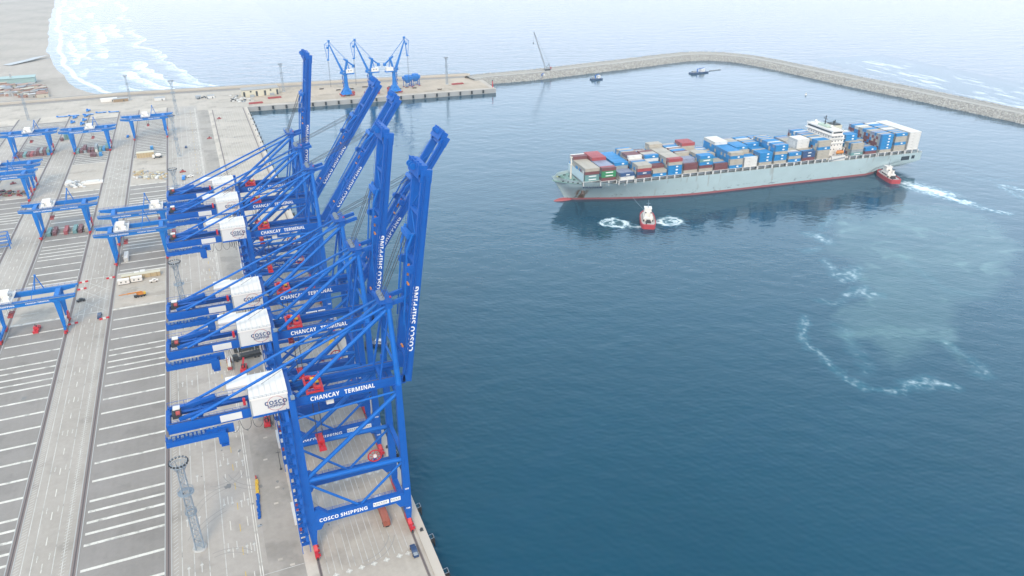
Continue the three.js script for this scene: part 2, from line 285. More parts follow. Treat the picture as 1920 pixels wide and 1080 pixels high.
for (let z = -215; z > -930; z -= 24.5) for (const [x, dir] of [[-31.5, 1], [-27.3, 1], [-18.3, -1], [-15.4, -1], [-12.2, 1], [-9.8, 1]]) {
  if (z < -560 && rnd() < 0.2) continue;
  const m = part(ground, 'arrow_mark', arrowShape, M.lanePaint); m.scale.set(0.75, 1, 0.9); m.position.set(x, 0.032, z + (dir < 0 ? -2 : 0) + (x < -20 ? 3 : 0)); if (dir < 0) m.rotation.y = Math.PI;
}
for (const [z, xx] of [[-200, 1], [-452, 1], [-640, 0.8]]) part(ground, 'joint_line', [sheet(-38, 6, z - 0.12, z + 0.12, 0.033)], M.lanePaint);
for (const [z, x] of [[-234, 0], [-243, 1.5], [-262, -1], [-277, 0.5], [-205, -2], [-201, 1.6], [-293, -3]]) part(ground, 'cover_plate', [sheet(x - 0.8, x + 0.8, z - 0.5, z + 0.5, 0.034), sheet(x - 0.35, x + 0.35, z - 0.22, z + 0.22, 0.044)], M.pale);
// yard blocks: pairs of rails, stripes, truck roads between
const BLOCKS = [-53, -103.4, -153.2, -203.6, -254];
const stripeZ = []; // [z, half width]
const sec1 = [-213.8, -201.6, -189.4, -177, -225.6, -238.1, -244, -250.1, -256.2, -262.4, -274.5, -286.3, -298.5, -310.6, -323, -334.8, -346.8, -358.3, -364.1, -369.9, -376.3, -382.2, -393.8, -405.4, -416.8];
for (const z of sec1) stripeZ.push(z);
const sec2 = []; for (let z = -486.4; z > -660; ) { sec2.push(z); const k = sec2.length; z -= (k % 9 > 3 && k % 9 < 8) ? 6 : 12; }
const sec3 = []; for (let z = -754; z > -925; z -= 6.3) sec3.push(z);
BLOCKS.forEach((cx, i) => {
  const a = cx - 15, b = cx + 15;
  for (const [z0, z1] of [[-429, NEAR], [-664, -482], [-932, -750]]) part(ground, 'yard_block', [sheet(a + 0.7, b - 0.7, z0, z1, 0.03)], M.block);
  part(ground, 'end_apron', [sheet(a + 0.7, b - 0.7, -962, -932.5, 0.03)], M.pale);
  for (const z of [-430.5, -481, -665.5, -749]) part(ground, 'block_border', [sheet(a + 0.5, b - 0.5, z - 0.75, z + 0.75, 0.036)], M.paint);
  for (const z of [...stripeZ, ...sec2, ...sec3]) part(ground, 'bay_stripe', [sheet(a + 2.2, b - 0.9, z - 0.62, z + 0.62, 0.042)], M.paint);
  for (const x of [a, b]) { part(ground, 'yard_rail', [box(0.22, 0.2, 1010, x, 0.1, -455)], M.rail); part(ground, 'rail_bed', [sheet(x - 0.75, x + 0.75, -958, NEAR, 0.045)], M.trench); for (const s of [-1, 1]) part(ground, 'rail_kerb', [box(0.3, 0.12, 1005, x + s * 1.05, 0.06, -452)], M.curbTone); }
  if (i < 4) { // truck road to the left of this block
    const r0 = cx - 35.4 + 1.2, r1 = a - 1.2; // from the next block's rail to this one's
    part(ground, 'truck_road', [sheet(r0, r1, -955, NEAR, 0.02)], M.road);
    for (const x of [r0 + 2.6, r0 + 5.6, r1 - 5.6, r1 - 2.6]) part(ground, 'lane_line', [sheet(x - 0.12, x + 0.12, -940, NEAR, 0.03)], M.lanePaint);
    for (const x of [(r0 + r1) / 2]) { const d = dashes('dashed_line', [x], 40, -930, 4.5, 9, M.paint, 0.16); }
    for (let z = -212; z > -920; z -= 25.5) for (const x of [(r0 + r1) / 2 - 2, (r0 + r1) / 2 + 1.8]) { const m = part(ground, 'arrow_mark', arrowShape, M.paint); m.scale.set(0.5, 1, 0.6); m.position.set(x, 0.033, z); }
    for (const z of [-455, -706]) { for (const k of [-1, 0, 1]) for (const s of [-1, 1]) part(ground, 'hatch_line', [beam(V((r0 + r1) / 2 - 8, 0.02, z + k * 14 - 10 * s), V((r0 + r1) / 2 + 8, 0.02, z + k * 14 + 10 * s), 0.25, 0.05)], M.lanePaint); }
    for (const z of [-431, -480, -666, -748]) part(ground, 'stop_line', [sheet(r0 + 2.6, r1 - 2.6, z - 0.25, z + 0.25, 0.035)], M.paint);
  }
});
{ // zigzag hatching painted beside the truck roads, and stones dropped by it
  const a = [];
  for (const cx of BLOCKS.slice(0, 4)) for (const x0 of [cx - 18.7, cx - 33.2]) for (let z = -195; z > -640; z -= 1.6) a.push(beam(V(x0 - 0.9, 0.02, z), V(x0 + 0.9, 0.02, z - 1.1), 0.16, 0.05));
  for (let z = -195; z > -640; z -= 1.9) a.push(beam(V(-36.2, 0.02, z), V(-34.7, 0.02, z - 1.2), 0.16, 0.05));
  const m = part(ground, 'zigzag_marking', a, M.lanePaint); m.userData.kind = 'stuff';
}
{ // loading rows painted at the block ends
  const a = []; for (const cx of BLOCKS) for (const [z0, z1] of [[-435, -476], [-670, -742]]) for (let z = z0; z > z1; z -= 2.6) { const l = rr(3, 9), x = cx + rr(-11, 9); a.push(sheet(x, x + l, z - 0.14, z + 0.14, 0.036)); }
  const m = part(ground, 'worn_marking', a, M.lanePaint); m.userData.kind = 'stuff';
}
{ // tyre marks and oil stains on the slabs
  const tyre = std([0.335, 0.315, 0.29], 0.9), oil = std([0.22, 0.21, 0.20], 0.8), a = [], b = [];
  const arc = (x, z, r, t0, t1, w) => { const n = 14; for (const o of [0, 2]) { const p = []; for (let i = 0; i <= n; i++) { const t = mix(t0, t1, i / n); p.push([x + (r + o) * Math.cos(t), z + (r + o) * Math.sin(t)]); } for (let i = n; i >= 0; i--) { const t = mix(t0, t1, i / n); p.push([x + (r + o + w) * Math.cos(t), z + (r + o + w) * Math.sin(t)]); } a.push(flatShape(p, 0.0365)); } };
  for (const [x, z, r, t0, t1] of [[-14, -236, 14, 3.4, 4.6], [-20, -262, 9, 0.4, 1.9], [-12, -300, 20, 2.6, 3.5], [-26, -330, 12, 0.2, 1.4], [-8, -215, 24, 3.6, 4.3], [0, -262, 16, 1.9, 2.9], [-20, -205, 10, 4.4, 5.6], [24, -205, 12, 0.3, 1.5], [30, -236, 18, 2.4, 3.2], [-77, -240, 30, 2.9, 3.2], [-18, -352, 15, 4, 5.2]]) arc(x, z, r, t0, t1, 0.28);
  for (let i = 0; i < 60; i++) { const x = i < 34 ? rr(-36, 41) : rr(-120, 40), z = i < 34 ? rr(-200, -330) : rr(-330, -880), r = rr(0.25, 1.5), p = []; for (let k = 0; k < 11; k++) { const t = k / 11 * 6.283, q = r * rr(0.45, 1.15); p.push([x + q * Math.cos(t), z + q * Math.sin(t) * 1.3]); } b.push(flatShape(p, 0.0372)); }
  part(ground, 'tyre_mark', a, tyre).userData.kind = 'stuff'; part(ground, 'oil_stain', b, oil).userData.kind = 'stuff';
}
// ---------------------------------------------------------------- quay furniture
{
  let first, k = 0; const words = ['at the quay corner by the dark pickup', 'beside the nearest crane leg'];
  for (let z = -144; z > -900; z -= 17) {
    if (!first) {
      first = thing('quay_fender', 'black rubber fender with steel frame hung on the quay edge', 'fender', EDGE, 0, z, 0, 'fenders along the quay edge');
      part(first, 'fender_panel', [box(0.35, 3.8, 2.4, 1.75, -2.2, 0)], M.rubber);
      part(first, 'rubber_cone', [wheelX(0.9, 1.5, 0.8, -2.2, 0)], M.rubber);
      part(first, 'chain_bracket', [beam(V(0, -0.2, 1), V(1.7, 0.2, 1), 0.16), beam(V(0, -0.2, -1), V(1.7, 0.2, -1), 0.16), beam(V(1.7, 0.2, -1), V(1.7, 0.2, 1), 0.16)], M.galv);
    } else copyOf(first, first.userData.label, EDGE, 0, z);
    const b = k++ === 0 ? null : 1;
  }
  let bol;
  for (let z = -148; z > -900; z -= 25.5) {
    if (!bol) {
      bol = thing('mooring_bollard', 'squat dark mooring bollard on the quay capping', 'bollard', 47.2, 0.34, z, 0, 'bollards along the quay edge');
      part(bol, 'post', new THREE.LatheGeometry([[0.55, 0], [0.55, 0.1], [0.3, 0.15], [0.28, 0.55], [0.5, 0.7], [0.5, 0.85], [0, 0.95]].map(p => new THREE.Vector2(...p)), 12), M.dark);
      part(bol, 'base_plate', [box(1.3, 0.06, 1.3, 0, 0.0, 0)], M.rail);
    } else copyOf(bol, bol.userData.label, 47.2, 0.34, z);
  }
}
// ---------------------------------------------------------------- ship-to-shore cranes
function handrail(pts, h = 1.1, step = 2.4, r = 0.05) { // posts and two rails along a line of points
  const a = [];
  for (let i = 0; i + 1 < pts.length; i++) {
    const p = pts[i], q = pts[i + 1], n = Math.max(1, Math.round(p.distanceTo(q) / step));
    for (let k = 0; k <= n; k++) { const c = p.clone().lerp(q, k / n); a.push(beam(c, c.clone().add(V(0, h, 0)), r * 2)); }
    for (const t of [0.5, 1]) a.push(beam(p.clone().add(V(0, h * t, 0)), q.clone().add(V(0, h * t, 0)), r * 1.6));
  }
  return a;
}
function taperLeg(pts) { // pts: [x, y, z, width x, depth z] from bottom to top
  const a = [];
  for (let i = 0; i + 1 < pts.length; i++) {
    const [x0, y0, z0, w0, d0] = pts[i], [x1, y1, z1, w1, d1] = pts[i + 1], g = new THREE.BoxGeometry(1, 1, 1), p = g.attributes.position;
    for (let k = 0; k < p.count; k++) { const t = p.getY(k) > 0; p.setXYZ(k, (t ? x1 : x0) + p.getX(k) * (t ? w1 : w0), t ? y1 : y0, (t ? z1 : z0) + p.getZ(k) * (t ? d1 : d0)); }
    g.computeVertexNormals(); a.push(g);
  }
  return a;
}
function bogie(parent, x, z, len, mat) { // equaliser beams over a row of wheels along the rail
  const a = [frustum(1.5, len * 0.5, 1.1, 1.6, 1.5, x, 3.6, z)];
  for (const s of [-1, 1]) { a.push(box(1.1, 0.9, len * 0.46, x, 2.4, z + s * len * 0.25)); for (const k of [-1, 1]) a.push(box(1.3, 0.8, len * 0.2, x, 1.5, z + s * len * 0.25 + k * len * 0.12), box(0.7, 0.8, 0.7, x + 0.9, 1.7, z + s * len * 0.25 + k * len * 0.12)); }
  const b = part(parent, 'bogie', a, mat), w = [];
  for (let i = 0; i < 8; i++) w.push(wheelX(0.5, 0.35, x, 0.66, z + (i - 3.5) * len / 8.4));
  part(b, 'wheel_set', w, M.rail);
  part(b, 'buffer', [box(0.5, 0.5, 1, x, 1.5, z + Math.sign(z) * len * 0.53)], M.dark);
}
const SEAX = 33.8, GH = 60.6; // sea rail from land rail, girder mid height
const txtShip = text('COSCO SHIPPING', 1.5, 16.6), txtTerm = text('CHANCAY   TERMINAL', 1.6, 21), txtBoom = text('COSCO SHIPPING', 1.75, 23.5), txtLogo = text('COSCO', 1.45, 6.8), txtLogo2 = text('SHIPPING', 0.85, 5.4), txtNo = text('108', 0.6, 1.5);
const ring = (() => { const g = new THREE.TorusGeometry(2.6, 0.07, 4, 28); return g; })();
function makeSTS(angle, label) {
  const t = thing('quay_crane', label, 'crane', 10, 0, 0, 0, 'blue ship-to-shore cranes along the quay');
  for (const x of [0, SEAX]) for (const z of [10, -10]) bogie(t, x, z, 9, M.red);
  for (const x of [0, SEAX]) part(t, 'sill_beam', [box(1.7, 2.2, 20, x, 6, 0)], M.blue);
  for (const z of [10, -10]) {
    part(t, 'leg', taperLeg([[0, 4.2, z, 1.7, 1.5], [0, 8, z, 2.2, 1.9], [0.1, 12, z, 3.2, 2.1], [0, 18, z, 3.1, 2.1], [0, 34, z, 2.7, 2], [0, 65, z, 1.9, 1.9]]), M.blue);
    part(t, 'leg', taperLeg([[SEAX, 4.2, z, 1.6, 1.5], [SEAX, 9, z, 2.4, 1.9], [SEAX, 18, z, 2.6, 2], [SEAX, 62, z, 2, 1.9]]), M.blue);
    const pb = part(t, 'portal_beam', [box(SEAX - 2.4, 3.6, 1.9, SEAX / 2, 14.8, z), frustum(7, 1.85, 1.4, 1.85, 3, 2.6, 18, z), frustum(2.2, 1.85, 5, 1.85, 2.4, 1.8, 11.9, z), frustum(2.2, 1.85, 5.4, 1.85, 2.4, SEAX - 1.8, 11.9, z)], M.blue);
    part(pb, 'handrail', handrail([V(3, 16.6, z - 0.8), V(SEAX - 3, 16.6, z - 0.8)]), M.blueDark);
    part(t, 'tie_tube', [tube(V(0.5, 32, z), V(SEAX - 0.6, 31.2, z), 0.85)], M.blueTube);
    part(t, 'diagonal_tube', [tube(V(0.8, 33, z), V(SEAX - 0.6, 58.6, z), 0.72)], M.blueTube);
    part(t, 'knee_brace', [tube(V(0.8, 30.6, z), V(SEAX / 2 - 0.6, 16.6, z), 0.45, 0.45, 8)], M.blueTube);
    part(t, 'knee_brace', [tube(V(SEAX - 0.6, 30, z), V(SEAX / 2 + 0.8, 16.6, z), 0.45, 0.45, 8)], M.blueTube);
    part(t, 'top_tie', [tube(V(0, 57.5, z), V(SEAX, 59.5, z), 0.38, 0.38, 8)], M.blueTube);
  }
  { // writing and boards on the near portal beam
    const l = part(t, 'lettering', txtShip, M.letter); l.position.set(11.0, 14.7, 10.96);
    part(t, 'sign_board', [box(5.6, 1.7, 0.06, 24.2, 15, 11)], M.letter); part(t, 'sign_board', [box(3.6, 1.7, 0.06, 29.4, 15, 11)], M.letter);
    for (const [x0, n] of [[21.8, 6], [28, 4]]) part(t, 'small_print', Array.from({ length: n }, (_, i) => box(0.62, 0.5, 0.04, x0 + i * 0.85, 15.2, 11.05)).concat(box(n * 0.75, 0.2, 0.04, x0 + n * 0.36, 14.6, 11.05)), M.grey);
    const n = part(t, 'number_mark', txtNo, M.letter); n.position.set(SEAX - 0.1, 18.4, 11.05);
    const n2 = part(t, 'number_mark', txtNo, M.letter); n2.position.set(SEAX - 0.1, 9.4, 10.98);
  }
  // frames along the rail
  for (const y of [19.5, 63.4]) part(t, 'land_cross_beam', [box(1.5, 1.8, 18.2, 0, y, 0)], M.blue);
  part(t, 'sea_cross_beam', [box(1.6, 2, 18.2, SEAX, 58, 0)], M.blue); part(t, 'sea_cross_beam', [box(1.4, 1.6, 18.2, SEAX, 32, 0)], M.blue);
  for (const s of [-1, 1]) part(t, 'wind_brace', [tube(V(0, 21, s * 9), V(0, 50, -s * 9), 0.32, 0.32, 8)], M.blueTube);
  part(t, 'aviation_light', [box(1.2, 1.0, 1.2, 0.4, 65.8, 10), tube(V(0.4, 66, 10), V(0.4, 68, 10), 0.06)], M.galv);
  // girders
  for (const z of [4.8, -4.8]) {
    const g = part(t, 'girder', [box(74, 2.9, 1.3, 0.5, GH, z), box(74, 0.12, 1.9, 0.5, GH - 1.45, z)], M.blue);
    part(g, 'trolley_rail', [box(73, 0.15, 0.12, 0.5, GH + 1.53, z)], M.rail);
    const s = Math.sign(z);
    part(g, 'walkway', [box(72, 0.1, 1, 0.5, GH + 0.4, z - s * 1.2), ...handrail([V(-36, GH + 0.45, z - s * 1.6), V(-13, GH + 0.45, z - s * 1.6)]), ...handrail([V(2, GH + 0.45, z - s * 1.6), V(31, GH + 0.45, z - s * 1.6)], 1.1, 3)], M.blueDark);
  }
  { const l = part(t, 'lettering', txtTerm, M.letter); l.position.set(16.5, GH + 0.1, 5.52); }
  for (const x of [-36.3, -27, -12.4, 30]) part(t, 'girder_tie', [box(1.2, 2.2, 8.4, x, GH, 0)], M.blue);
  // back end of the girders
  part(t, 'rear_platform', [box(17, 0.3, 3.4, -29, GH - 2.2, 7.6), box(17, 1.5, 0.4, -29, GH - 2.9, 9.2), box(8, 2.6, 1.1, -22, GH - 2.6, 7.3), ...handrail([V(-37.4, GH - 2, 9.2), V(-20.6, GH - 2, 9.2)]), ...handrail([V(-37.4, GH - 2, 5.9), V(-37.4, GH - 2, 9.2)])], M.blue);
  { const a = []; for (let i = 0; i < 13; i++) a.push(box(rr(0.5, 0.9), rr(0.4, 1.1), 0.7, -36.4 + i * 1.2, GH - 1.6, 7.4 + rr(-0.5, 0.8))); part(t, 'cable_carrier', a, M.galv); }
  part(t, 'maintenance_cabin', [box(2.8, 3.6, 2.6, -21.5, GH - 4.6, 8.2), box(2.2, 0.15, 3.2, -21.3, GH - 6.6, 9), ...handrail([V(-22.4, GH - 6.6, 10.5), V(-20.2, GH - 6.6, 10.5)])], M.blueDark);
  part(t, 'rear_winch', [box(2.6, 1.9, 3, -33.5, GH + 2.6, 1.2), box(1.6, 0.5, 2.4, -33.2, GH + 3.8, 1.2)], M.dark);
  part(t, 'winch_cover', [box(2, 0.3, 2, -33.4, GH + 4.2, 0.4)], M.offWhite); part(t, 'winch_motor', [wheelX(0.7, 1.2, -33, GH + 3.6, 2.6)], M.redDull);
  part(t, 'rear_walkway', [box(24, 0.15, 1.2, -24, GH + 2.3, 0.2), ...handrail([V(-36, GH + 2.4, 0.8), V(-12, GH + 2.4, 0.8)]), ...handrail([V(-36, GH + 2.4, -2.6), V(-12, GH + 2.4, -2.6)], 2.2, 5), beam(V(-33, GH + 1.6, -3), V(-22, GH + 3.4, -3), 1.4, 1.2), beam(V(-33, GH + 1.6, 3), V(-22, GH + 3.2, 3), 1.2, 1)], M.blueDark);
  part(t, 'fire_box', [box(0.8, 2.4, 0.8, -13.8, GH + 2.8, 2.8)], M.red);
  part(t, 'white_board', [box(6.4, 2.4, 0.1, -18.3, GH, 5.56)], M.offWhite);
  { // festoon cable loops under the near girder
    const a = [], loop = (x0, w, d, z) => { const c = new THREE.CatmullRomCurve3([V(x0, GH - 1.6, z), V(x0 + w * 0.15, GH - 1.6 - d * 0.75, z), V(x0 + w * 0.5, GH - 1.6 - d, z), V(x0 + w * 0.85, GH - 1.6 - d * 0.75, z), V(x0 + w, GH - 1.6, z)]); a.push(new THREE.TubeGeometry(c, 10, 0.07, 4)); };
    for (let i = 0; i < 3; i++) loop(-19.6 + i * 3.6, 3.3, 4.2, 6); for (let i = 0; i < 9; i++) loop(-9 + i * 1.0, 0.9, 3 + (i % 3), 6);
    for (let i = 0; i < 6; i++) loop(-35.5 + i * 2.7, 2.2, 2.6, 8.6);
    part(t, 'festoon_cable', a, M.rope);
  }
  // machinery house
  {
    const h = new THREE.Group(); h.name = 'machinery_house'; t.add(h);
    part(h, 'wall', [box(11.2, 6.1, 14.6, -6.4, GH + 1.8, -0.9)], M.offWhite);
    const rs = new THREE.Shape([[-7.6, 0], [7.6, 0], [7.6, 0.35], [0.2, 1.4], [-7.6, 0.55]].map(p => new THREE.Vector2(...p)));
    part(h, 'roof', [new THREE.ExtrudeGeometry(rs, { depth: 11.5, bevelEnabled: false }).rotateY(Math.PI / 2).translate(-12.15, GH + 4.87, -0.9)], M.white);
    part(h, 'roof_rail', handrail([V(-12, GH + 5.1, 6.6), V(-0.8, GH + 5.1, 6.6)], 1.0, 1.3, 0.035), M.galv);
    part(h, 'roof_seam', Array.from({ length: 6 }, (_, i) => box(0.12, 0.1, 14.4, -11 + i * 1.85, GH + 6.0, -0.9)).map(g => g.translate(0, 0.18, 0)), M.offWhite);
    part(h, 'skirt', [box(11.6, 0.7, 15, -6.4, GH - 1.4, -0.9)], M.blue); part(h, 'side_panel', [box(0.5, 6.1, 14.7, -12.1, GH + 1.7, -0.9)], M.grey);
    const cx = -4.6, cy = GH + 2.2, cz = 6.46;
    const l1 = part(h, 'lettering', txtLogo, M.logoBlue); l1.position.set(cx, cy + 0.35, cz);
    const l2 = part(h, 'lettering', txtLogo2, M.logoBlue); l2.position.set(cx, cy - 1.0, cz);
    const r = part(h, 'logo_ring', ring, M.logoRed); r.position.set(cx, cy - 0.1, cz - 0.02); r.scale.set(1, 1, 0.4);
    part(h, 'annexe', [box(6.4, 3.8, 6.5, -15, GH + 3, -6.4)], M.offWhite); part(h, 'annexe_roof', [box(6.7, 0.25, 6.8, -15, GH + 5.1, -6.4)], M.white);
    part(h, 'door', [box(0.1, 2, 0.9, -18.25, GH + 2.2, -5)], M.grey);
  }
  // stair tower beside the land leg
  {
    const a = [], r = [], x0 = -3.1;
    for (let y = 6, k = 0; y < 60; y += 4.2, k++) {
      a.push(box(2.9, 0.14, 1.5, x0 + 0.1, y, 8.6), box(2.9, 0.14, 1.5, x0 + 0.1, y + 2.1, 12.9));
      a.push(beam(V(x0, y, 9.3), V(x0, y + 2.1, 12.2), 1.1, 0.2), beam(V(x0 + 0.9, y + 2.1, 12.2), V(x0 + 0.9, y + 4.2, 9.3), 1.1, 0.2));
      r.push(...handrail([V(x0 - 1.3, y, 8), V(x0 - 1.3, y + 2.1, 13.5)], 1.1, 2), ...handrail([V(x0 - 1.3, y + 2.1, 13.6), V(x0 + 1.4, y + 2.1, 13.6)], 1.1, 1.4));
    }
    for (const x of [x0 - 1.3, x0 + 1.3]) for (const z of [8, 13.6]) a.push(beam(V(x, 4.6, z), V(x, 61, z), 0.22));
    const st = part(t, 'stair_tower', a, M.blueDark); part(st, 'handrail', r, M.blueDark);
    part(t, 'lift_shaft', [box(1.7, 52, 1.6, -2.4, 33, 5.8)], M.blueDark);
    part(t, 'switch_house', [box(3.6, 3, 9, -3.4, 9.4, -2)], M.offWhite);
    part(t, 'red_cabinet', [box(0.9, 2, 1.3, -3.9, 24, 12), box(0.9, 2, 1.3, -3.9, 15, 12)], M.redDull);
  }
  // apex frame
  const AX = SEAX + 0.4, AY = 88;
  for (const s of [1, -1]) part(t, 'apex_leg', [tube(V(SEAX + 0.3, 61, s * 10), V(AX, AY, s * 3.6), 1.0, 0.8)], M.blueTube);
  for (const [y, w] of [[68, 8.2], [75, 6.6], [82, 5]]) part(t, 'apex_tie', [tube(V(AX, y, w), V(AX, y, -w), 0.4, 0.4, 8)], M.blueTube);
  part(t, 'apex_strut', [tube(V(AX - 5, 62, 4.8), V(AX - 0.4, AY - 3, 3.8), 0.4, 0.4, 8), tube(V(AX - 5, 62, -4.8), V(AX - 0.4, AY - 3, -3.8), 0.4, 0.4, 8)], M.blueDark);
  const head = part(t, 'apex_head', [box(2.4, 2.2, 9, AX, AY + 0.6, 0), box(4.6, 0.2, 10, AX - 1, AY + 1.8, 0), ...handrail([V(AX - 3.2, AY + 1.9, 5), V(AX + 1.3, AY + 1.9, 5), V(AX + 1.3, AY + 1.9, -5), V(AX - 3.2, AY + 1.9, -5), V(AX - 3.2, AY + 1.9, 5)]), beam(V(AX + 0.6, AY + 0.3, 2.8), V(AX + 6.4, AY + 1.6, 2.8), 1, 1.3), beam(V(AX + 0.6, AY + 0.3, -2.8), V(AX + 6.4, AY + 1.6, -2.8), 1, 1.3)], M.blue);
  part(head, 'sheave', [-2.4, -0.8, 0.8, 2.4].map(z => wheelZ(0.9, 0.25, AX - 1.6, AY + 2.6, z, 12)), M.galv);
  part(head, 'beacon', [wheelX(0.35, 0.6, AX + 1.2, AY + 2.5, 2.2, 8)], M.red);
  // stays
  for (const s of [1, -1]) {
    part(t, 'back_stay', [tube(V(AX - 1, AY, s * 3.4), V(-29.6, GH + 1.8, s * 4.8), 0.46, 0.46, 8)], M.blueTube);
    part(t, 'inner_stay', [tube(V(AX - 0.8, AY - 1.2, s * 3.6), V(2, GH + 1.7, s * 4.8), 0.66, 0.66)], M.blueTube);
  }
  // boom, raised
  const HX = SEAX + 4.3, HY = GH - 0.3, BL = 73, boom = new THREE.Group(); boom.name = 'boom'; boom.position.set(HX, HY, 0); boom.rotation.z = angle * Math.PI / 180; t.add(boom);
  for (const z of [4.8, -4.8]) part(boom, 'boom_girder', [box(BL, 2.9, 1.3, BL / 2 - 1, 0, z), box(BL, 0.12, 1.8, BL / 2 - 1, -1.45, z), box(4, 3.6, 1.5, BL - 2.4, 0.1, z), frustum(3, 1.2, 1.5, 1.2, 2.2, 40, 2.4, z)], M.blue);
  for (const x of [8, 24, 42, 58, 69]) part(boom, 'boom_tie', [box(0.9, 1.3, 8.4, x, 0.6, 0)], M.blue);
  for (let i = 0; i < 7; i++) part(boom, 'boom_brace', [tube(V(6 + i * 8.6, 0.9, i % 2 ? 4 : -4), V(14.6 + i * 8.6, 0.9, i % 2 ? -4 : 4), 0.18, 0.18, 6)], M.blueTube);
  part(boom, 'boom_tip', [box(3, 2.6, 10.4, BL - 0.6, 1.2, 0), box(4.4, 0.2, 11, BL - 1, 2.6, 0), wheelZ(0.8, 3, BL - 0.6, 3, 0, 10), ...[-4, -1.5, 1.5, 4].map(z => box(1.4, 1.4, 0.5, BL + 0.6, 2.2, z))], M.blueDark);
  part(boom, 'tip_sheave', [-2, 0, 2].map(z => wheelZ(1, 0.3, BL - 0.4, 3.4, z, 12)), M.blueTube);
  part(boom, 'forestay_link', [tube(V(52, 2.2, 4.6), V(46, 3.4, 3.4), 0.5), tube(V(52, 2.2, -4.6), V(46, 3.4, -3.4), 0.5), box(1.6, 1.6, 7.4, 50.6, 3.0, 0), tube(V(46, 3.4, 3.4), V(20, 2.4, 4.2), 0.28, 0.28, 8), tube(V(46, 3.4, -3.4), V(20, 2.4, -4.2), 0.28, 0.28, 8)], M.blueTube);
  part(boom, 'buffer_box', [box(4, 0.6, 0.5, 39, 2.2, 2.6), box(0.5, 0.5, 2.4, 34.6, 2.2, 3.4), box(0.5, 0.5, 2, 12, 2.2, 3.4)], M.orange);
  part(boom, 'boom_walkway', [box(BL - 4, 0.1, 0.9, BL / 2, 0.7, 6), ...handrailX(BL - 6, 0.75, 6.4), box(BL - 4, 0.1, 0.9, BL / 2, 0.7, -6), ...handrailX(BL - 6, 0.75, -6.4)], M.blueDark);
  { const l = part(boom, 'lettering', txtBoom, M.letter); l.position.set(22.5, -0.05, 5.47); }
  // boom hoist ropes from the apex to the boom
  const end = V(HX + Math.cos(angle * Math.PI / 180) * 50 - Math.sin(angle * Math.PI / 180) * 4, HY + Math.sin(angle * Math.PI / 180) * 50 + Math.cos(angle * Math.PI / 180) * 4, 0);
  for (const z of [-3.6, -1.6, 1.6, 3.6]) part(t, 'hoist_rope', [tube(V(AX - 1.4, AY + 2.8, z * 0.7), end.clone().setZ(z), 0.1, 0.1, 5)], M.rope);
  for (const z of [-1.5, 1.5]) part(t, 'boom_rope', [tube(V(AX - 1, AY + 2, z), V(-8, GH + 7, z), 0.06, 0.06, 4)], M.rope);
  // trolley, ropes and spreader
  const TX = 7.8;
  part(t, 'trolley', [box(0.7, 0.7, 10.2, TX - 2.4, GH + 2.0, 0), box(0.7, 0.7, 10.2, TX + 2.4, GH + 2.0, 0), ...[-4.6, -1.6, 1.6, 4.6].map(z => box(5.4, 0.5, 0.5, TX, GH + 2.0, z)), ...[-3.4, -1, 1.4, 3.6].map((z, i) => box(1.2 + (i % 2) * 0.6, 1.0, 1.0, TX + (i % 2 ? 1.3 : -1.2), GH + 2.8, z)), wheelZ(0.6, 2.2, TX - 0.3, GH + 2.8, -2.4), wheelZ(0.6, 2.2, TX + 0.4, GH + 2.8, 2.6), ...handrail([V(TX - 2.7, GH + 2.4, 5), V(TX + 2.7, GH + 2.4, 5), V(TX + 2.7, GH + 2.4, -5)])], M.red);
  part(t, 'trolley_motor', [wheelX(0.5, 1.2, TX, GH + 3.9, -0.5, 8), wheelX(0.5, 1.2, TX + 1.2, GH + 3.7, 1.4, 8)], M.yellow);
  part(t, 'operator_cabin', [box(2.4, 2.6, 2.2, TX + 4.4, GH - 3, 3), box(0.4, 2, 0.4, TX + 4.4, GH - 1.2, 3)], M.offWhite);
  const sy = 39;
  part(t, 'spreader', [box(2.2, 0.7, 8.4, TX, sy, 0), box(2.4, 1.0, 0.5, TX, sy - 0.1, 4.3), box(2.4, 1.0, 0.5, TX, sy - 0.1, -4.3), box(2.3, 0.8, 3.2, TX, sy + 1.1, 0), box(0.5, 0.9, 7, TX - 0.7, sy + 0.5, 0), box(0.5, 0.9, 7, TX + 0.7, sy + 0.5, 0)], M.red);
  for (const z of [-1.2, 1.2]) part(t, 'spreader_rope', [tube(V(TX - 0.9, sy + 1.4, z), V(TX - 1, GH + 1.8, z), 0.07, 0.07, 4), tube(V(TX + 0.9, sy + 1.4, z), V(TX + 1, GH + 1.8, z), 0.07, 0.07, 4)], M.rope);
  { // cable reel on the far portal beam
    const rl = part(t, 'cable_reel', [new THREE.TorusGeometry(2.5, 0.28, 6, 24).translate(27, 20.4, -8.6), ...Array.from({ length: 8 }, (_, i) => { const a = i * Math.PI / 4; return tube(V(27, 20.4, -8.6), V(27 + 2.5 * Math.cos(a), 20.4 + 2.5 * Math.sin(a), -8.6), 0.12, 0.12, 5); })], M.red);
    part(rl, 'hub', [wheelZ(0.7, 0.7, 27, 20.4, -8.5)], M.white);
    part(t, 'reel_platform', [box(9, 0.2, 3, 27.5, 16.9, -8.4), box(1, 3.4, 0.6, 27, 18.6, -9.2), ...handrail([V(23, 17, -7), V(32, 17, -7)])], M.blueDark);
  }
  return t;
}
function handrailX(len, y, z) { const a = []; for (let x = 4; x < len; x += 3) a.push(beam(V(x, y, z), V(x, y + 1, z), 0.09)); a.push(beam(V(4, y + 1, z), V(len, y + 1, z), 0.09), beam(V(4, y + 0.5, z), V(len, y + 0.5, z), 0.07)); return a; }
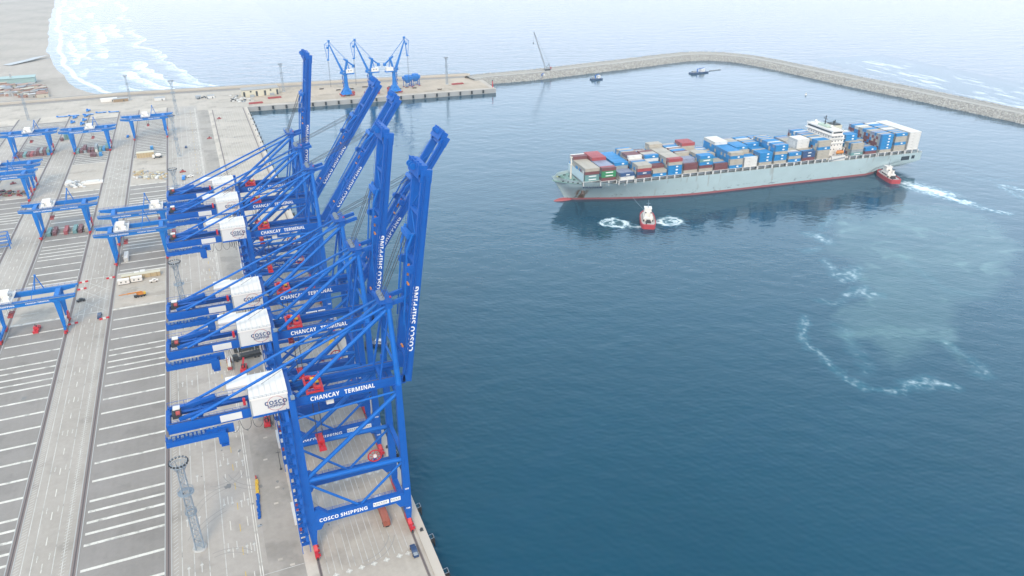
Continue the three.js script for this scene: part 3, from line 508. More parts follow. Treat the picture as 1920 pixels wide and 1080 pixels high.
{
  const c1 = makeSTS(81.4, 'blue quay crane standing over the orange container truck, first of the row'); c1.position.z = -213.3;
  copyOf(c1, 'blue quay crane with raised boom, second in the row from the dark pickup truck', 10, 0, -259);
  const c3 = makeSTS(55, 'blue quay crane with half raised boom, third in the row from the dark pickup truck'); c3.position.z = -290;
  copyOf(c3, 'blue quay crane with slanting boom beyond the wide gap in the crane row', 10, 0, -365.5);
  copyOf(c3, 'blue quay crane with slanting boom, last but one towards the far pier', 10, 0, -405.5);
  copyOf(c1, 'blue quay crane with upright boom at the far end of the row', 10, 0, -436.7);
}
// ---------------------------------------------------------------- rail mounted yard cranes
function makeRMG(label) {
  const t = thing('yard_crane', label, 'crane', 0, 0, 0, 0, 'blue rail mounted yard cranes');
  const X = 15, zf = -15, Y = 20.6; // near legs at z = 0, far legs at zf
  for (const x of [-X, X]) {
    for (const z of [0, zf]) {
      const b = part(t, 'bogie', [box(0.9, 0.9, 4, x, 1.4, z), box(1.1, 0.7, 1.7, x, 0.8, z - 1.2), box(1.1, 0.7, 1.7, x, 0.8, z + 1.2), box(0.7, 0.7, 0.8, x + Math.sign(x), 1.5, z + 1)], M.red);
      part(b, 'wheel_set', [-1.7, -0.7, 0.7, 1.7].map(k => wheelX(0.4, 0.3, x, 0.55, z + k, 10)), M.rail);
      part(t, 'leg', taperLeg([[x, 2.2, z + (z ? 1.5 : -1.5), 1.2, 1.2], [x, 4.2, z + (z ? 1.3 : -1.3), 1.4, 1.5], [x, Y - 0.8, z + (z ? 1 : -1), 3.0, 1.8]]), M.blueYard);
    }
    part(t, 'sill_beam', [box(1.1, 1.3, 16.2, x, 2.7, zf / 2)], M.blueYard);
    part(t, 'cross_beam', [box(2.4, 1.5, 13, x, Y + 0.1, zf / 2)], M.blueYard);
  }
  for (const z of [-1, zf + 1]) {
    const s = new THREE.Shape([[-24.2, 0.5], [-23.8, -0.5], [-16.5, -1.6], [16.5, -1.6], [23.8, -0.5], [24.2, 0.5], [24.2, 1], [-24.2, 1]].map(p => new THREE.Vector2(...p)));
    const g = part(t, 'girder', [new THREE.ExtrudeGeometry(s, { depth: 1.9, bevelEnabled: false }).translate(0, Y, z - 0.95)], M.blueYard);
    part(g, 'trolley_rail', [box(47, 0.14, 0.14, 0, Y + 1.07, z)], M.galv);
    part(g, 'handrail', handrail([V(-24, Y + 1, z + (z > -5 ? 1.2 : -1.2)), V(24, Y + 1, z + (z > -5 ? 1.2 : -1.2))], 1.1, 3), M.blueDark);
    part(g, 'walkway', [box(48, 0.1, 0.9, 0, Y + 0.8, z + (z > -5 ? 1.1 : -1.1))], M.galv);
  }
  for (const x of [-23.6, 23.6]) part(t, 'end_tie', [box(0.5, 0.6, 12, x, Y + 0.4, zf / 2)], M.galv);
  part(t, 'junction_box', [box(3, 1.3, 0.6, 14.6, Y - 1.0, 0.2)], M.blueYard);
  // lattice mast on the girders
  const mx = 6;
  part(t, 'rope_mast', [tube(V(mx - 2.2, Y + 1, zf + 1), V(mx, Y + 9.5, zf + 2), 0.3, 0.25, 8), tube(V(mx + 2.2, Y + 1, zf + 1), V(mx, Y + 9.5, zf + 2), 0.3, 0.25, 8), tube(V(mx - 1.1, Y + 5, zf + 1.5), V(mx + 1.1, Y + 5, zf + 1.5), 0.18, 0.18, 6), tube(V(mx - 2.2, Y + 1, -1), V(mx, Y + 9.5, zf + 2), 0.16, 0.16, 6), box(0.9, 0.9, 0.9, mx, Y + 9.5, zf + 2)], M.blueYard);
  // trolley
  const tr = new THREE.Group(); tr.name = 'trolley'; tr.position.x = -9; t.add(tr);
  part(tr, 'trolley_frame', [box(8.4, 0.5, 14.6, 0, Y + 1.45, zf / 2), ...handrail([V(-4.2, Y + 1.7, 0), V(4.2, Y + 1.7, 0), V(4.2, Y + 1.7, zf), V(-4.2, Y + 1.7, zf), V(-4.2, Y + 1.7, 0)])], M.offWhite);
  part(tr, 'winch_house', [box(5, 2.4, 6, -0.6, Y + 2.9, zf / 2 - 2.6), box(2.6, 1.6, 3, 1.6, Y + 2.4, zf / 2 + 3.6), box(1.6, 1.2, 2, -2.4, Y + 2.2, zf / 2 + 3.4)], M.white);
  part(tr, 'hoist_drum', [wheelZ(0.6, 2.4, 2.6, Y + 2.4, zf / 2 - 1), wheelZ(0.6, 2.4, -2.4, Y + 2.4, zf / 2 + 1)], M.grey);
  part(tr, 'operator_cabin', [box(2, 2.3, 2.2, -3.4, Y - 1.2, zf / 2 + 4)], M.offWhite); part(tr, 'cabin_glass', [box(2.06, 1, 2.26, -3.4, Y - 1.2, zf / 2 + 4)], M.glass);
  part(tr, 'spreader', [box(2.3, 0.6, 6.4, 0.5, 12.5, zf / 2), box(2.4, 0.9, 0.5, 0.5, 12.4, zf / 2 + 3.2), box(2.4, 0.9, 0.5, 0.5, 12.4, zf / 2 - 3.2), box(1.8, 0.8, 2.4, 0.5, 13.2, zf / 2)], M.redDull);
  for (const z of [-2, 2]) part(tr, 'spreader_rope', [tube(V(-0.3, 13, zf / 2 + z), V(-0.3, Y + 1.3, zf / 2 + z), 0.06, 0.06, 4), tube(V(1.3, 13, zf / 2 + z), V(1.3, Y + 1.3, zf / 2 + z), 0.06, 0.06, 4)], M.rope);
  // cable reel and switch house on the right sill
  part(t, 'cable_reel', [new THREE.CylinderGeometry(2.4, 2.4, 0.5, 20).rotateZ(Math.PI / 2).translate(X + 1.7, 6.6, -8.6)], M.red);
  part(t, 'switch_house', [box(2, 3.2, 5.4, X + 0.2, 5, -5.2), box(1.5, 1.4, 1.6, X + 0.1, 4, -2)], M.offWhite);
  part(t, 'stair', Array.from({ length: 8 }, (_, i) => beam(V(X - 1.7, 4 + i * 2, -13.4 + (i % 2) * 2.6), V(X - 1.7, 6 + i * 2, -10.8 - (i % 2) * 2.6), 0.7, 0.12)), M.blueDark);
  part(t, 'warning_band', [box(2.3, 0.35, 0.06, -X, Y - 3, -0.28), box(2.2, 0.35, 0.06, -X, Y - 4, -0.28), box(2.3, 0.35, 0.06, X, Y - 3, -0.28), box(2.2, 0.35, 0.06, X, Y - 4, -0.28)], M.letter);
  const l1 = part(t, 'lettering', text('COSCO SHIPPING', 0.85, 11), M.letter); l1.position.set(-9.5, Y - 0.3, -0.02);
  const l2 = part(t, 'lettering', text('CHANCAY TERMINAL', 0.7, 11), M.letter); l2.position.set(6.5, Y - 0.3, -0.02);
  return t;
}
{
  const c = makeRMG('blue yard crane over the red spreader on the grey block, white winch trolley on top'); c.position.set(-103.4, 0, -411);
  for (const [x, z, label, tx] of [
    [-53, -496, 'blue yard crane beside the pale container in the block next to the quay road', -8],
    [-53, -531, 'blue yard crane close behind another in the block next to the quay road', 12],
    [-53, -818, 'blue yard crane alone at the far end of the block beside the quay road', -1],
    [-103.4, -563, 'blue yard crane spanning the short row of green and maroon containers', -7],
    [-103.4, -787, 'blue yard crane straddling the long mixed row of grey and maroon containers', 2],
    [-153.2, -655, 'blue yard crane beside the scrap heap, nearer of a pair', -16], [-153.2, -683, 'blue yard crane of a pair, the one farther from the scrap heap', -9],
    [-153.2, -793, 'blue yard crane over the long row of maroon containers', 0]]) {
    const k = copyOf(c, label, x, 0, z); k.children.find(o => o.name === 'trolley').position.x = tx;
  }
}
// ---------------------------------------------------------------- light towers
{
  const make = () => {
    const t = thing('light_tower', 'tall galvanised lattice floodlight tower with ring platform, nearest the zigzag arrows', 'light tower', -27.6, 0, -221.4, 0, 'lattice light towers beside the yard');
    const H = 37.5, a = [], n = 14, w = y => mix(1.35, 1.0, y / H);
    for (const [sx, sz] of [[1, 1], [1, -1], [-1, 1], [-1, -1]]) a.push(tube(V(sx * w(0), 0.4, sz * w(0)), V(sx * w(H), H, sz * w(H)), 0.15, 0.12, 6));
    for (let i = 0; i < n; i++) { const y0 = 0.6 + i * (H - 1) / n, y1 = 0.6 + (i + 1) * (H - 1) / n, k = i % 2 ? 1 : -1; for (const s of [1, -1]) { a.push(tube(V(-k * w(y0), y0, s * w(y0)), V(k * w(y1), y1, s * w(y1)), 0.11, 0.11, 5), tube(V(s * w(y0), y0, -k * w(y0)), V(s * w(y1), y1, k * w(y1)), 0.11, 0.11, 5)); a.push(tube(V(-w(y0), y0, s * w(y0)), V(w(y0), y0, s * w(y0)), 0.06, 0.06, 5), tube(V(s * w(y0), y0, -w(y0)), V(s * w(y0), y0, w(y0)), 0.06, 0.06, 5)); } }
    part(t, 'lattice_mast', a, M.tower);
    part(t, 'ladder', [tube(V(0.3, 0.5, 0), V(0.3, H, 0), 0.06, 0.06, 5), tube(V(-0.3, 0.5, 0), V(-0.3, H, 0), 0.06, 0.06, 5), ...Array.from({ length: 40 }, (_, i) => box(0.6, 0.06, 0.06, 0, 1 + i * 0.9, 0))], M.tower);
    for (const [y, r] of [[25.5, 2.6], [16.5, 1.9]]) part(t, 'ring_platform', [new THREE.TorusGeometry(r, 0.1, 5, 20).rotateX(Math.PI / 2).translate(0, y, 0), new THREE.TorusGeometry(r, 0.08, 5, 20).rotateX(Math.PI / 2).translate(0, y + 1.1, 0), new THREE.RingGeometry(1.2, r, 16).rotateX(-Math.PI / 2).translate(0, y, 0), ...Array.from({ length: 10 }, (_, i) => beam(V(r * Math.cos(i * 0.628), y, r * Math.sin(i * 0.628)), V(r * Math.cos(i * 0.628), y + 1.1, r * Math.sin(i * 0.628)), 0.1))], M.tower);
    part(t, 'head_ring', [new THREE.TorusGeometry(2.7, 0.12, 6, 26).rotateX(Math.PI / 2).translate(0, H, 0), new THREE.TorusGeometry(2.7, 0.08, 6, 26).rotateX(Math.PI / 2).translate(0, H + 1.2, 0), new THREE.TorusGeometry(1.9, 0.09, 5, 22).rotateX(Math.PI / 2).translate(0, H, 0), ...Array.from({ length: 9 }, (_, i) => tube(V(0.9 * Math.cos(i * 0.698), H - 3.4, 0.9 * Math.sin(i * 0.698)), V(2.6 * Math.cos(i * 0.698), H, 2.6 * Math.sin(i * 0.698)), 0.09, 0.09, 5))], M.tower);
    for (let i = 0; i < 16; i++) { const c = i * Math.PI / 8 + 0.1; part(t, 'floodlight', [box(0.6, 0.5, 0.45, 2.95 * Math.cos(c), H + 0.9, 2.95 * Math.sin(c), -c + Math.PI / 2)], M.dark); }
    part(t, 'footing', [cyl(2.3, 2.5, 0.6, 0, 0.3, 0, 18)], M.curbTone); return t;
  };
  const t = make();
  t.userData.label = 'tall galvanised lattice floodlight tower in the lanes nearest the first quay crane';
  for (const [z, l] of [[-394, 'lattice floodlight tower in the lanes beside the white portable cabins'], [-567, 'lattice floodlight tower in the lanes behind the pair of yard cranes'], [-740, 'lattice floodlight tower in the lanes beside the long tan shed'], [-913, 'lattice floodlight tower in the lanes near the sea wall']]) copyOf(t, l, -27.6, 0, z);
  for (const [x, z, l] of [[-178.4, -951.6, 'lattice floodlight tower at the yard end behind the maroon container row'], [99.4, -998, 'lattice floodlight tower on the pier beside the cream building'], [306.8, -963, 'lattice floodlight tower on the pier beyond the blue hoppers'], [-79.6, -1022, 'lattice floodlight tower by the sea wall above the beach']]) { const k = copyOf(t, l, x, 0, z); k.scale.setScalar(x > 0 ? 0.9 : 0.75); }
}
// ---------------------------------------------------------------- breakwater and sea wall
{
  const inner = [[352, -962], [371, -967], [436, -969], [527, -982], [626, -997], [700, -1011], [737, -1014], [764, -1005], [784, -982], [794, -957], [802, -904], [806, -853], [814, -760], [824, -681], [830, -610], [837, -535], [845, -430], [852, -300], [860, -120]];
  const curve = new THREE.CatmullRomCurve3(inner.map(([x, z]) => V(x, 0, z)), false, 'centripetal'), N = 150;
  const bw = new THREE.Group(); bw.name = 'breakwater'; bw.userData = { label: 'long curving rubble breakwater with a service road on its crest', category: 'breakwater' }; scene.add(bw);
  const loft = (prof, y0 = 0) => {
    const pos = [], idx = [], uv = [];
    for (let i = 0; i <= N; i++) { const c = curve.getPointAt(i / N), t = curve.getTangentAt(i / N), n = V(t.z, 0, -t.x).normalize(); prof.forEach(([d, y]) => { pos.push(c.x + n.x * d, y + y0, c.z + n.z * d); uv.push(i * 9, d); }); }
    const m = prof.length; for (let i = 0; i < N; i++) for (let j = 0; j + 1 < m; j++) { const a = i * m + j; idx.push(a, a + m, a + 1, a + 1, a + m, a + m + 1); }
    const g = new THREE.BufferGeometry(); g.setAttribute('position', new THREE.Float32BufferAttribute(pos, 3)); g.setAttribute('uv', new THREE.Float32BufferAttribute(uv, 2)); g.setIndex(idx); g.computeVertexNormals(); return g;
  };
  const rockBase = std([0.27, 0.25, 0.225], 0.95), crest = std([0.44, 0.41, 0.37], 0.95);
  part(bw, 'core', loft([[-3, -7.5], [11, 1.6], [13, 1.8], [23, 1.8], [26, 3.4], [31, 3.4], [46, -8]]), rockBase);
  part(bw, 'service_road', loft([[12.6, 1.92], [22.2, 1.92]]), crest); part(bw, 'crest_wall', loft([[22.3, 1.8], [22.3, 3.6], [23.2, 3.6], [23.2, 1.8]]), std([0.40, 0.385, 0.36], 0.9));
  const rock = new THREE.DodecahedronGeometry(1, 0), rp = rock.attributes.position; for (let i = 0; i < rp.count; i++) { const k = 0.8 + 0.4 * hash(Math.round(rp.getX(i) * 50), Math.round(rp.getY(i) * 50 + rp.getZ(i) * 90), 3); rp.setXYZ(i, rp.getX(i) * k * 1.2, rp.getY(i) * k * 0.8, rp.getZ(i) * k); } rock.computeVertexNormals();
  const count = 14000, im = new THREE.InstancedMesh(rock, std(white3, 0.95), count), m4 = new THREE.Matrix4(), q = new THREE.Quaternion(), col = new THREE.Color();
  for (let i = 0; i < count; i++) {
    const s = Math.pow(rnd(), 0.9), c = curve.getPointAt(s), t = curve.getTangentAt(s), n = V(t.z, 0, -t.x).normalize(), inn = rnd() < 0.66, k = rnd();
    const d = inn ? mix(-1.5, 11.6, k) : mix(25, 44, k), y = inn ? mix(-6.4, 1.5, k) : k < 0.3 ? 3.1 : mix(3.4, -5.6, (k - 0.3) / 0.7), r = rr(0.5, 1.15);
    q.setFromEuler(new THREE.Euler(rnd() * 6, rnd() * 6, rnd() * 6)); m4.compose(V(c.x + n.x * d, y + 0.1, c.z + n.z * d), q, V(r, r, r)); im.setMatrixAt(i, m4);
    const b = rr(0.30, 0.50); im.setColorAt(i, col.setRGB(b * 1.03, b * 0.98, b * 0.9));
  }
  im.name = 'armour_stone'; im.userData.kind = 'stuff'; im.castShadow = im.receiveShadow = true; bw.add(im);
  // sea wall behind the terminal
  const wl = [[-420, -1050], [-200, -1052], [-84, -1056], [63, -1044], [222, -1026], [356, -1010]], wall = new THREE.Group(); wall.name = 'sea_wall'; wall.userData = { label: 'low concrete sea wall with a road behind the container yard', category: 'sea wall' }; scene.add(wall);
  for (let i = 0; i + 1 < wl.length; i++) {
    const [a, b] = [wl[i], wl[i + 1]], A = V(a[0], 0, a[1]), B = V(b[0], 0, b[1]);
    part(wall, 'parapet', [beam(A.clone().setY(1.2), B.clone().setY(1.2), 1.4, 3)], M.pale);
    part(wall, 'perimeter_road', [beam(A.clone().add(V(0, 0.03, 9)), B.clone().add(V(0, 0.03, 9)), 11, 0.1)], M.block);
    part(wall, 'rubble_slope', [(() => { const g = beam(A.clone().add(V(0, -2.6, -7)), B.clone().add(V(0, -2.6, -7)), 15, 7); return g; })()], rockBase);
  }
  const im2 = new THREE.InstancedMesh(rock, std(white3, 0.95), 2200); im2.name = 'armour_stone'; im2.userData.kind = 'stuff';
  for (let i = 0; i < 2200; i++) { const s = rnd() * (wl.length - 1), k = Math.floor(s), f = s - k, x = mix(wl[k][0], wl[k + 1][0], f), z = mix(wl[k][1], wl[k + 1][1], f), d = rr(1, 16), r = rr(0.7, 1.5); q.setFromEuler(new THREE.Euler(rnd() * 6, rnd() * 6, 0)); m4.compose(V(x, 1.3 - d * 0.42, z - d), q, V(r, r, r)); im2.setMatrixAt(i, m4); const b = rr(0.24, 0.40); im2.setColorAt(i, col.setRGB(b * 1.05, b * 0.98, b * 0.9)); }
  wall.add(im2);
}
{ // beach
  const pos = [], idx = [], uv = [], nz = 90, nx = 26;
  for (let j = 0; j <= nz; j++) { const z = -1050 - Math.pow(j / nz, 2) * 6000, sx = shoreX(z); for (let i = 0; i <= nx; i++) { const d = -8 + Math.pow(i / nx, 2.2) * 2200, x = sx - d + (fbm(z / 40, 3, 4096, 3, 88) - 0.5) * 12; pos.push(x, WATER - 0.45 + Math.min(4, 0.055 * d) * (0.5 + 0.5 * smooth(0, 60, d)) + (d > 30 ? (fbm(x / 30, z / 30, 4096, 3, 17) - 0.5) * 0.9 : 0), z); uv.push(x, z); } }
  for (let j = 0; j < nz; j++) for (let i = 0; i < nx; i++) { const a = j * (nx + 1) + i, b = a + nx + 1; idx.push(a, a + 1, b, a + 1, b + 1, b); }
  const g = new THREE.BufferGeometry(); g.setAttribute('position', new THREE.Float32BufferAttribute(pos, 3)); g.setAttribute('uv', new THREE.Float32BufferAttribute(uv, 2)); g.setIndex(idx); g.computeVertexNormals();
  const m = structure('beach', g, M.sand); m.userData.label = 'wide grey sand beach beyond the sea wall'; M.sand.side = THREE.DoubleSide;
  const Y = -1.6;
  const pool = structure('tide_pool', flatShape([P(5, 122, Y), P(25, 117, Y), P(45, 113, Y), P(62, 108, Y), P(92, 103, Y), P(60, 113, Y), P(40, 118, Y), P(18, 123, Y)], Y + 0.35), waterMat({ bumpMap: null, roughness: 0.6, color: new THREE.Color().setRGB(0.42, 0.42, 0.42) })); pool.userData.label = 'narrow pale pool of water lying on the sand';
  // settlement behind the wall
  const b = thing('long_shed', 'long pale green shed on the beach edge', 'shed', ...((p) => [p[0], Y, p[1]])(P(10, 156, Y)), 0.05);
  part(b, 'wall', [box(72, 7, 18, 0, 3, 0)], std([0.30, 0.42, 0.40], 0.8)); part(b, 'roof', [box(74, 0.6, 20, 0, 6.9, 0)], std([0.36, 0.48, 0.46], 0.7)); part(b, 'chimney', [box(2, 5, 2, 8, 9, 0)], M.concrete);
  const tones = [[0.36, 0.2, 0.15], [0.42, 0.28, 0.22], [0.35, 0.33, 0.31], [0.5, 0.45, 0.36], [0.28, 0.3, 0.34], [0.55, 0.55, 0.55]].map(c => std(c, 0.9)), words = ['brick red', 'dusty pink', 'grey', 'sandy', 'slate', 'pale'];
  for (let i = 0; i < 64; i++) {
    const [x, z] = P(rr(-2, 82), 160 + rr(0, 22), Y), k = Math.floor(rnd() * 6), h = rr(2.4, 5), w = rr(5, 13), d = rr(5, 10);
    if (z > -1066) continue;
    const t = thing('hut', `small ${words[k]} hut in the crowded settlement behind the sea wall`, 'hut', x, Y - 0.6, z, rr(-0.5, 0.5), `${words[k]} huts behind the sea wall`);
    part(t, 'wall', [box(w, h, d, 0, h / 2, 0)], tones[k]); part(t, 'roof', [beam(V(-w / 2 - 0.3, h + 0.3, 0), V(w / 2 + 0.3, h + 0.8, 0), d + 0.6, 0.25)], tones[(k + 3) % 6]); part(t, 'door', [box(1, 2, 0.1, w * 0.2, 1, d / 2 + 0.03)], M.dark);
  }
}
// ---------------------------------------------------------------- pier: portal cranes, hoppers, building
{
  const make = label => {
    const t = thing('portal_crane', label, 'crane', 0, 0, 0, 0, 'portal slewing cranes on the pier');
    for (const [x, z] of [[-6, 5], [6, 5], [-6, -5], [6, -5]]) { part(t, 'bogie', [box(5.4, 1.3, 1.4, x, 1.6, z), box(4.8, 0.8, 1, x, 0.8, z)], M.redDull); part(t, 'portal_leg', taperLeg([[x, 2, z, 2.2, 2.2], [x * 0.35, 9, z * 0.35, 2.6, 2.6]]), M.blueYard); }
    part(t, 'portal', [cyl(3.2, 8.2, 4, 0, 4.6, 0, 8), cyl(2.8, 3.8, 6, 0, 9, 0, 10)], M.blueYard);
    part(t, 'column', [cyl(2.1, 2.7, 16, 0, 18, 0, 14)], M.blueYard);
    part(t, 'slew_platform', [box(15, 1.5, 6, 3.4, 26.6, 0), cyl(3, 2.5, 1.5, 0, 25.5, 0, 14)], M.blueYard);
    part(t, 'machine_house', [box(9, 4.4, 6.2, 5.4, 29.6, 0)], M.white); part(t, 'house_window', [box(0.1, 1, 4, 0.85, 30.4, 0), box(1.2, 1, 0.1, 4, 30.2, 3.13), box(1.2, 1, 0.1, 7, 30.2, 3.13)], M.glass);
    part(t, 'operator_cabin', [box(3, 3, 2.6, -5, 28.5, 2.4)], M.blueYard);
    part(t, 'a_frame', [beam(V(0, 28, 2), V(3.4, 42, 1), 1.4, 1.8), beam(V(0, 28, -2), V(3.4, 42, -1), 1.4, 1.8), beam(V(6, 29, 0), V(3.4, 42, 0), 0.9), box(2.4, 2, 3, 3.4, 42.4, 0)], M.blueYard);
    part(t, 'counterweight_arm', [beam(V(-0.6, 44.5, 0), V(11, 35.5, 0), 1.2, 1.7), box(3.2, 3.2, 3.4, 11, 35.2, 0)], M.blueYard);
    part(t, 'jib', [...taperLeg([[-2.4, 28.5, 0, 3.2, 3.6], [-8, 42, 0, 2.2, 2.2], [-16, 62.5, 0, 1.2, 1.3]])], M.blueYard);
    part(t, 'jib_link', [beam(V(3.2, 43, 0), V(-16.5, 65.5, 0), 0.55)], M.blueYard);
    part(t, 'fly_jib', [beam(V(-15.5, 66, 0), V(-17, 58, 0), 1), beam(V(-15.5, 66.5, 0), V(-21.8, 62, 0), 0.5), beam(V(-21.8, 62, 0), V(-19.6, 46, 0), 0.5), beam(V(-17, 60, 0), V(-18.4, 44.5, 0), 0.9), beam(V(-21.8, 62, 0), V(-16.5, 61, 0), 0.45), box(2.6, 1.6, 2, -19, 44.4, 0), box(2.4, 2.4, 2.4, -16, 66, 0), box(1.8, 2.6, 1.6, -18.6, 58.5, 0)], M.blueYard);
    part(t, 'hook_rope', [tube(V(-19.4, 44, 0), V(-19.4, 12, 0), 0.12, 0.12, 4), tube(V(-18.6, 44, 0), V(-18.6, 12, 0), 0.12, 0.12, 4)], M.rope);
    part(t, 'stair', Array.from({ length: 5 }, (_, i) => beam(V(-3.6, 10 + i * 3, i % 2 ? 2 : -2), V(-3.6, 13 + i * 3, i % 2 ? -2 : 2), 0.9, 0.2)).concat(box(1.6, 0.3, 5, -3.6, 16, 0), box(1.6, 0.3, 5, -3.6, 22, 0)), M.blueDark);
    part(t, 'cable_drum', [wheelZ(2, 1.2, 7, 4.4, 6, 14)], M.redDull);
    return t;
  };
  const a = make('blue portal crane on the pier, the one nearest the cream building'); a.position.set(170, 0, -945);
  copyOf(a, 'blue portal crane on the pier, standing between two others', 201, 0, -943);
  copyOf(a, 'blue portal crane on the pier beside the hoppers, jib turned the other way', 230, 0, -940, Math.PI);
  const hp = thing('bulk_hopper', 'blue bulk hopper on legs, next to the portal crane', 'hopper', 254, 0, -966, 0.2, 'blue hoppers on the pier');
  part(hp, 'bin', [frustum(5, 5, 15, 13, 7, 0, 11, 0), box(15.4, 4.6, 13.4, 0, 16.4, 0), cyl(5.4, 7.2, 3, 0, 19.6, 0, 12)], M.blueYard);
  for (const [x, z] of [[-6, 5], [6, 5], [-6, -5], [6, -5]]) part(hp, 'leg', [beam(V(x, 0, z), V(x, 14, z), 0.7)], M.blueDark);
  part(hp, 'brace', [beam(V(-6, 1, 5), V(6, 9, 5), 0.4), beam(V(6, 1, 5), V(-6, 9, 5), 0.4), beam(V(6, 1, 5), V(6, 9, -5), 0.4)], M.blueDark); part(hp, 'bogie', [box(4, 1, 1, -6, 0.5, 5), box(4, 1, 1, 6, 0.5, 5), box(4, 1, 1, -6, 0.5, -5), box(4, 1, 1, 6, 0.5, -5)], M.redDull);
  hp.scale.setScalar(0.72); copyOf(hp, 'blue bulk hopper on legs, farther from the portal crane', 266, 0, -972, 0.1);
  const bd = thing('pier_building', 'cream flat roofed service building on the pier with dark doors', 'building', 70, 0, -992, 0.06);
  part(bd, 'wall', [box(44, 8, 16, 0, 4, 0)], M.cream); part(bd, 'roof', [box(45, 0.7, 17, 0, 8.4, 0)], M.concrete);
  for (const x of [-20, -5, 5, 20]) part(bd, 'door', [box(2.4, 6.2, 0.2, x, 3.2, 8.05)], M.dark); for (const x of [-12, 12]) { part(bd, 'window', [box(2, 1.8, 0.2, x, 6.2, 8.06)], M.glass); part(bd, 'transformer', [box(5, 2.6, 3, x + 1, 1.3, 10)], M.grey); }
  let hb; for (const [u, v, l, c] of [[480, 194, 'flat rust red barge hatch lying on the quay corner of the pier', 0], [515, 184, 'flat rust red steel tray lying in front of the cream building', 0], [858, 158, 'flat rust red steel tray lying on the open pier end', 0]]) { const [x, z] = P(u, v); const t = thing('steel_tray', l, 'tray', x, 0.05, z, 0.05); part(t, 'floor_plate', [box(16, 0.4, 4, 0, 0.3, 0)], M.redDull); part(t, 'side_wall', [box(16, 1.2, 0.3, 0, 0.8, 2), box(16, 1.2, 0.3, 0, 0.8, -2)], M.redDull); }
  for (let i = 0; i < 14; i++) { const [x, z] = P(rr(560, 910), rr(163, 170)); if (z > -932) continue; const t = thing('stacked_timber', 'small dark stack of dunnage beams on the pier', 'timber stack', x, 0.03, z, rr(-0.3, 0.3), 'dunnage stacks on the pier'); for (let k = 0; k < 3; k++) part(t, 'beam', [box(rr(4, 7), 0.5, 0.5, 0, 0.25 + k * 0.5, (k - 1) * 0.3)], k % 2 ? M.timber : M.dark); }
  for (let i = 0; i < 19; i++) { const x = 62 + i * 15.4, t = thing('pier_fender', 'dark rubber fender panel on the inner pier face', 'fender', x, 0, mix(-926.4, -911.9, (x - 51) / 306) + 0.6, 0, 'fenders along the pier face'); part(t, 'panel', [box(2.2, 4, 0.5, 0, -2.3, 0.5)], M.rubber); part(t, 'backing', [box(1.6, 3.4, 1, 0, -2.3, 0)], M.dark); }
  const mk = thing('harbour_light', 'thin red harbour light post at the pier corner', 'beacon', ...((p) => [p[0] - 1, 0, p[1] - 2])(P(926, 164)), 0); part(mk, 'post', [cyl(0.5, 0.7, 8, 0, 4, 0, 10)], M.red); part(mk, 'lantern', [cyl(0.8, 0.8, 1.2, 0, 8.6, 0, 10)], M.dark);
}
{ // crawler crane working on the breakwater
  const t = thing('crawler_crane', 'lattice boom crawler crane working on the breakwater road', 'crane', 468, 1.9, -994, 0.1);
  for (const z of [-2.6, 2.6]) part(t, 'crawler_track', [box(9, 1.6, 1.3, 0, 0.8, z)], M.dark);
  part(t, 'upper_body', [box(8, 2.6, 4, 1.2, 3.2, 0), box(2.4, 2.6, 1.5, -3.4, 3.4, 1.4)], M.grey); part(t, 'counterweight', [box(2, 2.6, 4.6, 5.6, 3.2, 0)], M.redDull);
  const A = V(-2, 3, 0), B = V(-22, 54, 0), a = [], n = 16; for (const [sy, sz] of [[1, 1], [1, -1], [-1, 1], [-1, -1]]) a.push(tube(A.clone().add(V(sy * 0.9, 0, sz * 0.9)), B.clone().add(V(sy * 0.35, 0, sz * 0.35)), 0.2, 0.16, 5));
  for (let i = 0; i < n; i++) { const p = A.clone().lerp(B, i / n), q = A.clone().lerp(B, (i + 1) / n), w = mix(0.9, 0.4, i / n), k = i % 2 ? 1 : -1; for (const s of [1, -1]) a.push(tube(p.clone().add(V(-k * w, 0, s * w)), q.clone().add(V(k * w, 0, s * w)), 0.1, 0.1, 4)); }
  part(t, 'lattice_boom', a, M.grey); part(t, 'pendant', [tube(V(4, 9, 0), B, 0.1, 0.1, 4), tube(V(5, 4, 0), V(4, 9, 0), 0.3), tube(V(-1, 4, 0), V(4, 9, 0), 0.3)], M.dark); part(t, 'hook_block', [tube(B, V(-22.6, 40, 0), 0.08, 0.08, 4), box(0.9, 2.4, 0.9, -22.6, 39, 0)], M.dark);
}
// ---------------------------------------------------------------- containers
const CC = { blue: [0.003, 0.235, 0.56], maroon: [0.19, 0.055, 0.06], beige: [0.48, 0.43, 0.36], white: [0.78, 0.75, 0.71], navy: [0.03, 0.085, 0.22], red: [0.40, 0.06, 0.065], green: [0.03, 0.26, 0.10], teal: [0.16, 0.33, 0.33], grey: [0.34, 0.38, 0.40], lilac: [0.30, 0.33, 0.45] };
const cname = { blue: 'bright blue', maroon: 'maroon', beige: 'beige', white: 'white', navy: 'navy blue', red: 'red', green: 'green', teal: 'pale teal', grey: 'grey', lilac: 'faded lilac' };
const corr = texture(256, 64, (u, v, c) => { const k = smooth(0.2, 0.42, Math.abs(((u * 44) % 1) - 0.5)); c[0] = c[1] = c[2] = k; }, false, 1, 1);
const dirt = texture(256, 256, (u, v, c) => { const k = 0.86 + 0.22 * fbm(u * 6, v * 3, 6, 4, 55) - 0.30 * smooth(0.6, 0.8, fbm(u * 9, v * 5, 9, 4, 58)); c[0] = k; c[1] = k * 0.99; c[2] = k * 0.97; }, true);
const CM = {}; for (const k in CC) CM[k] = std(CC[k], 0.55, 0, { bumpMap: corr, bumpScale: 0.05, map: dirt });
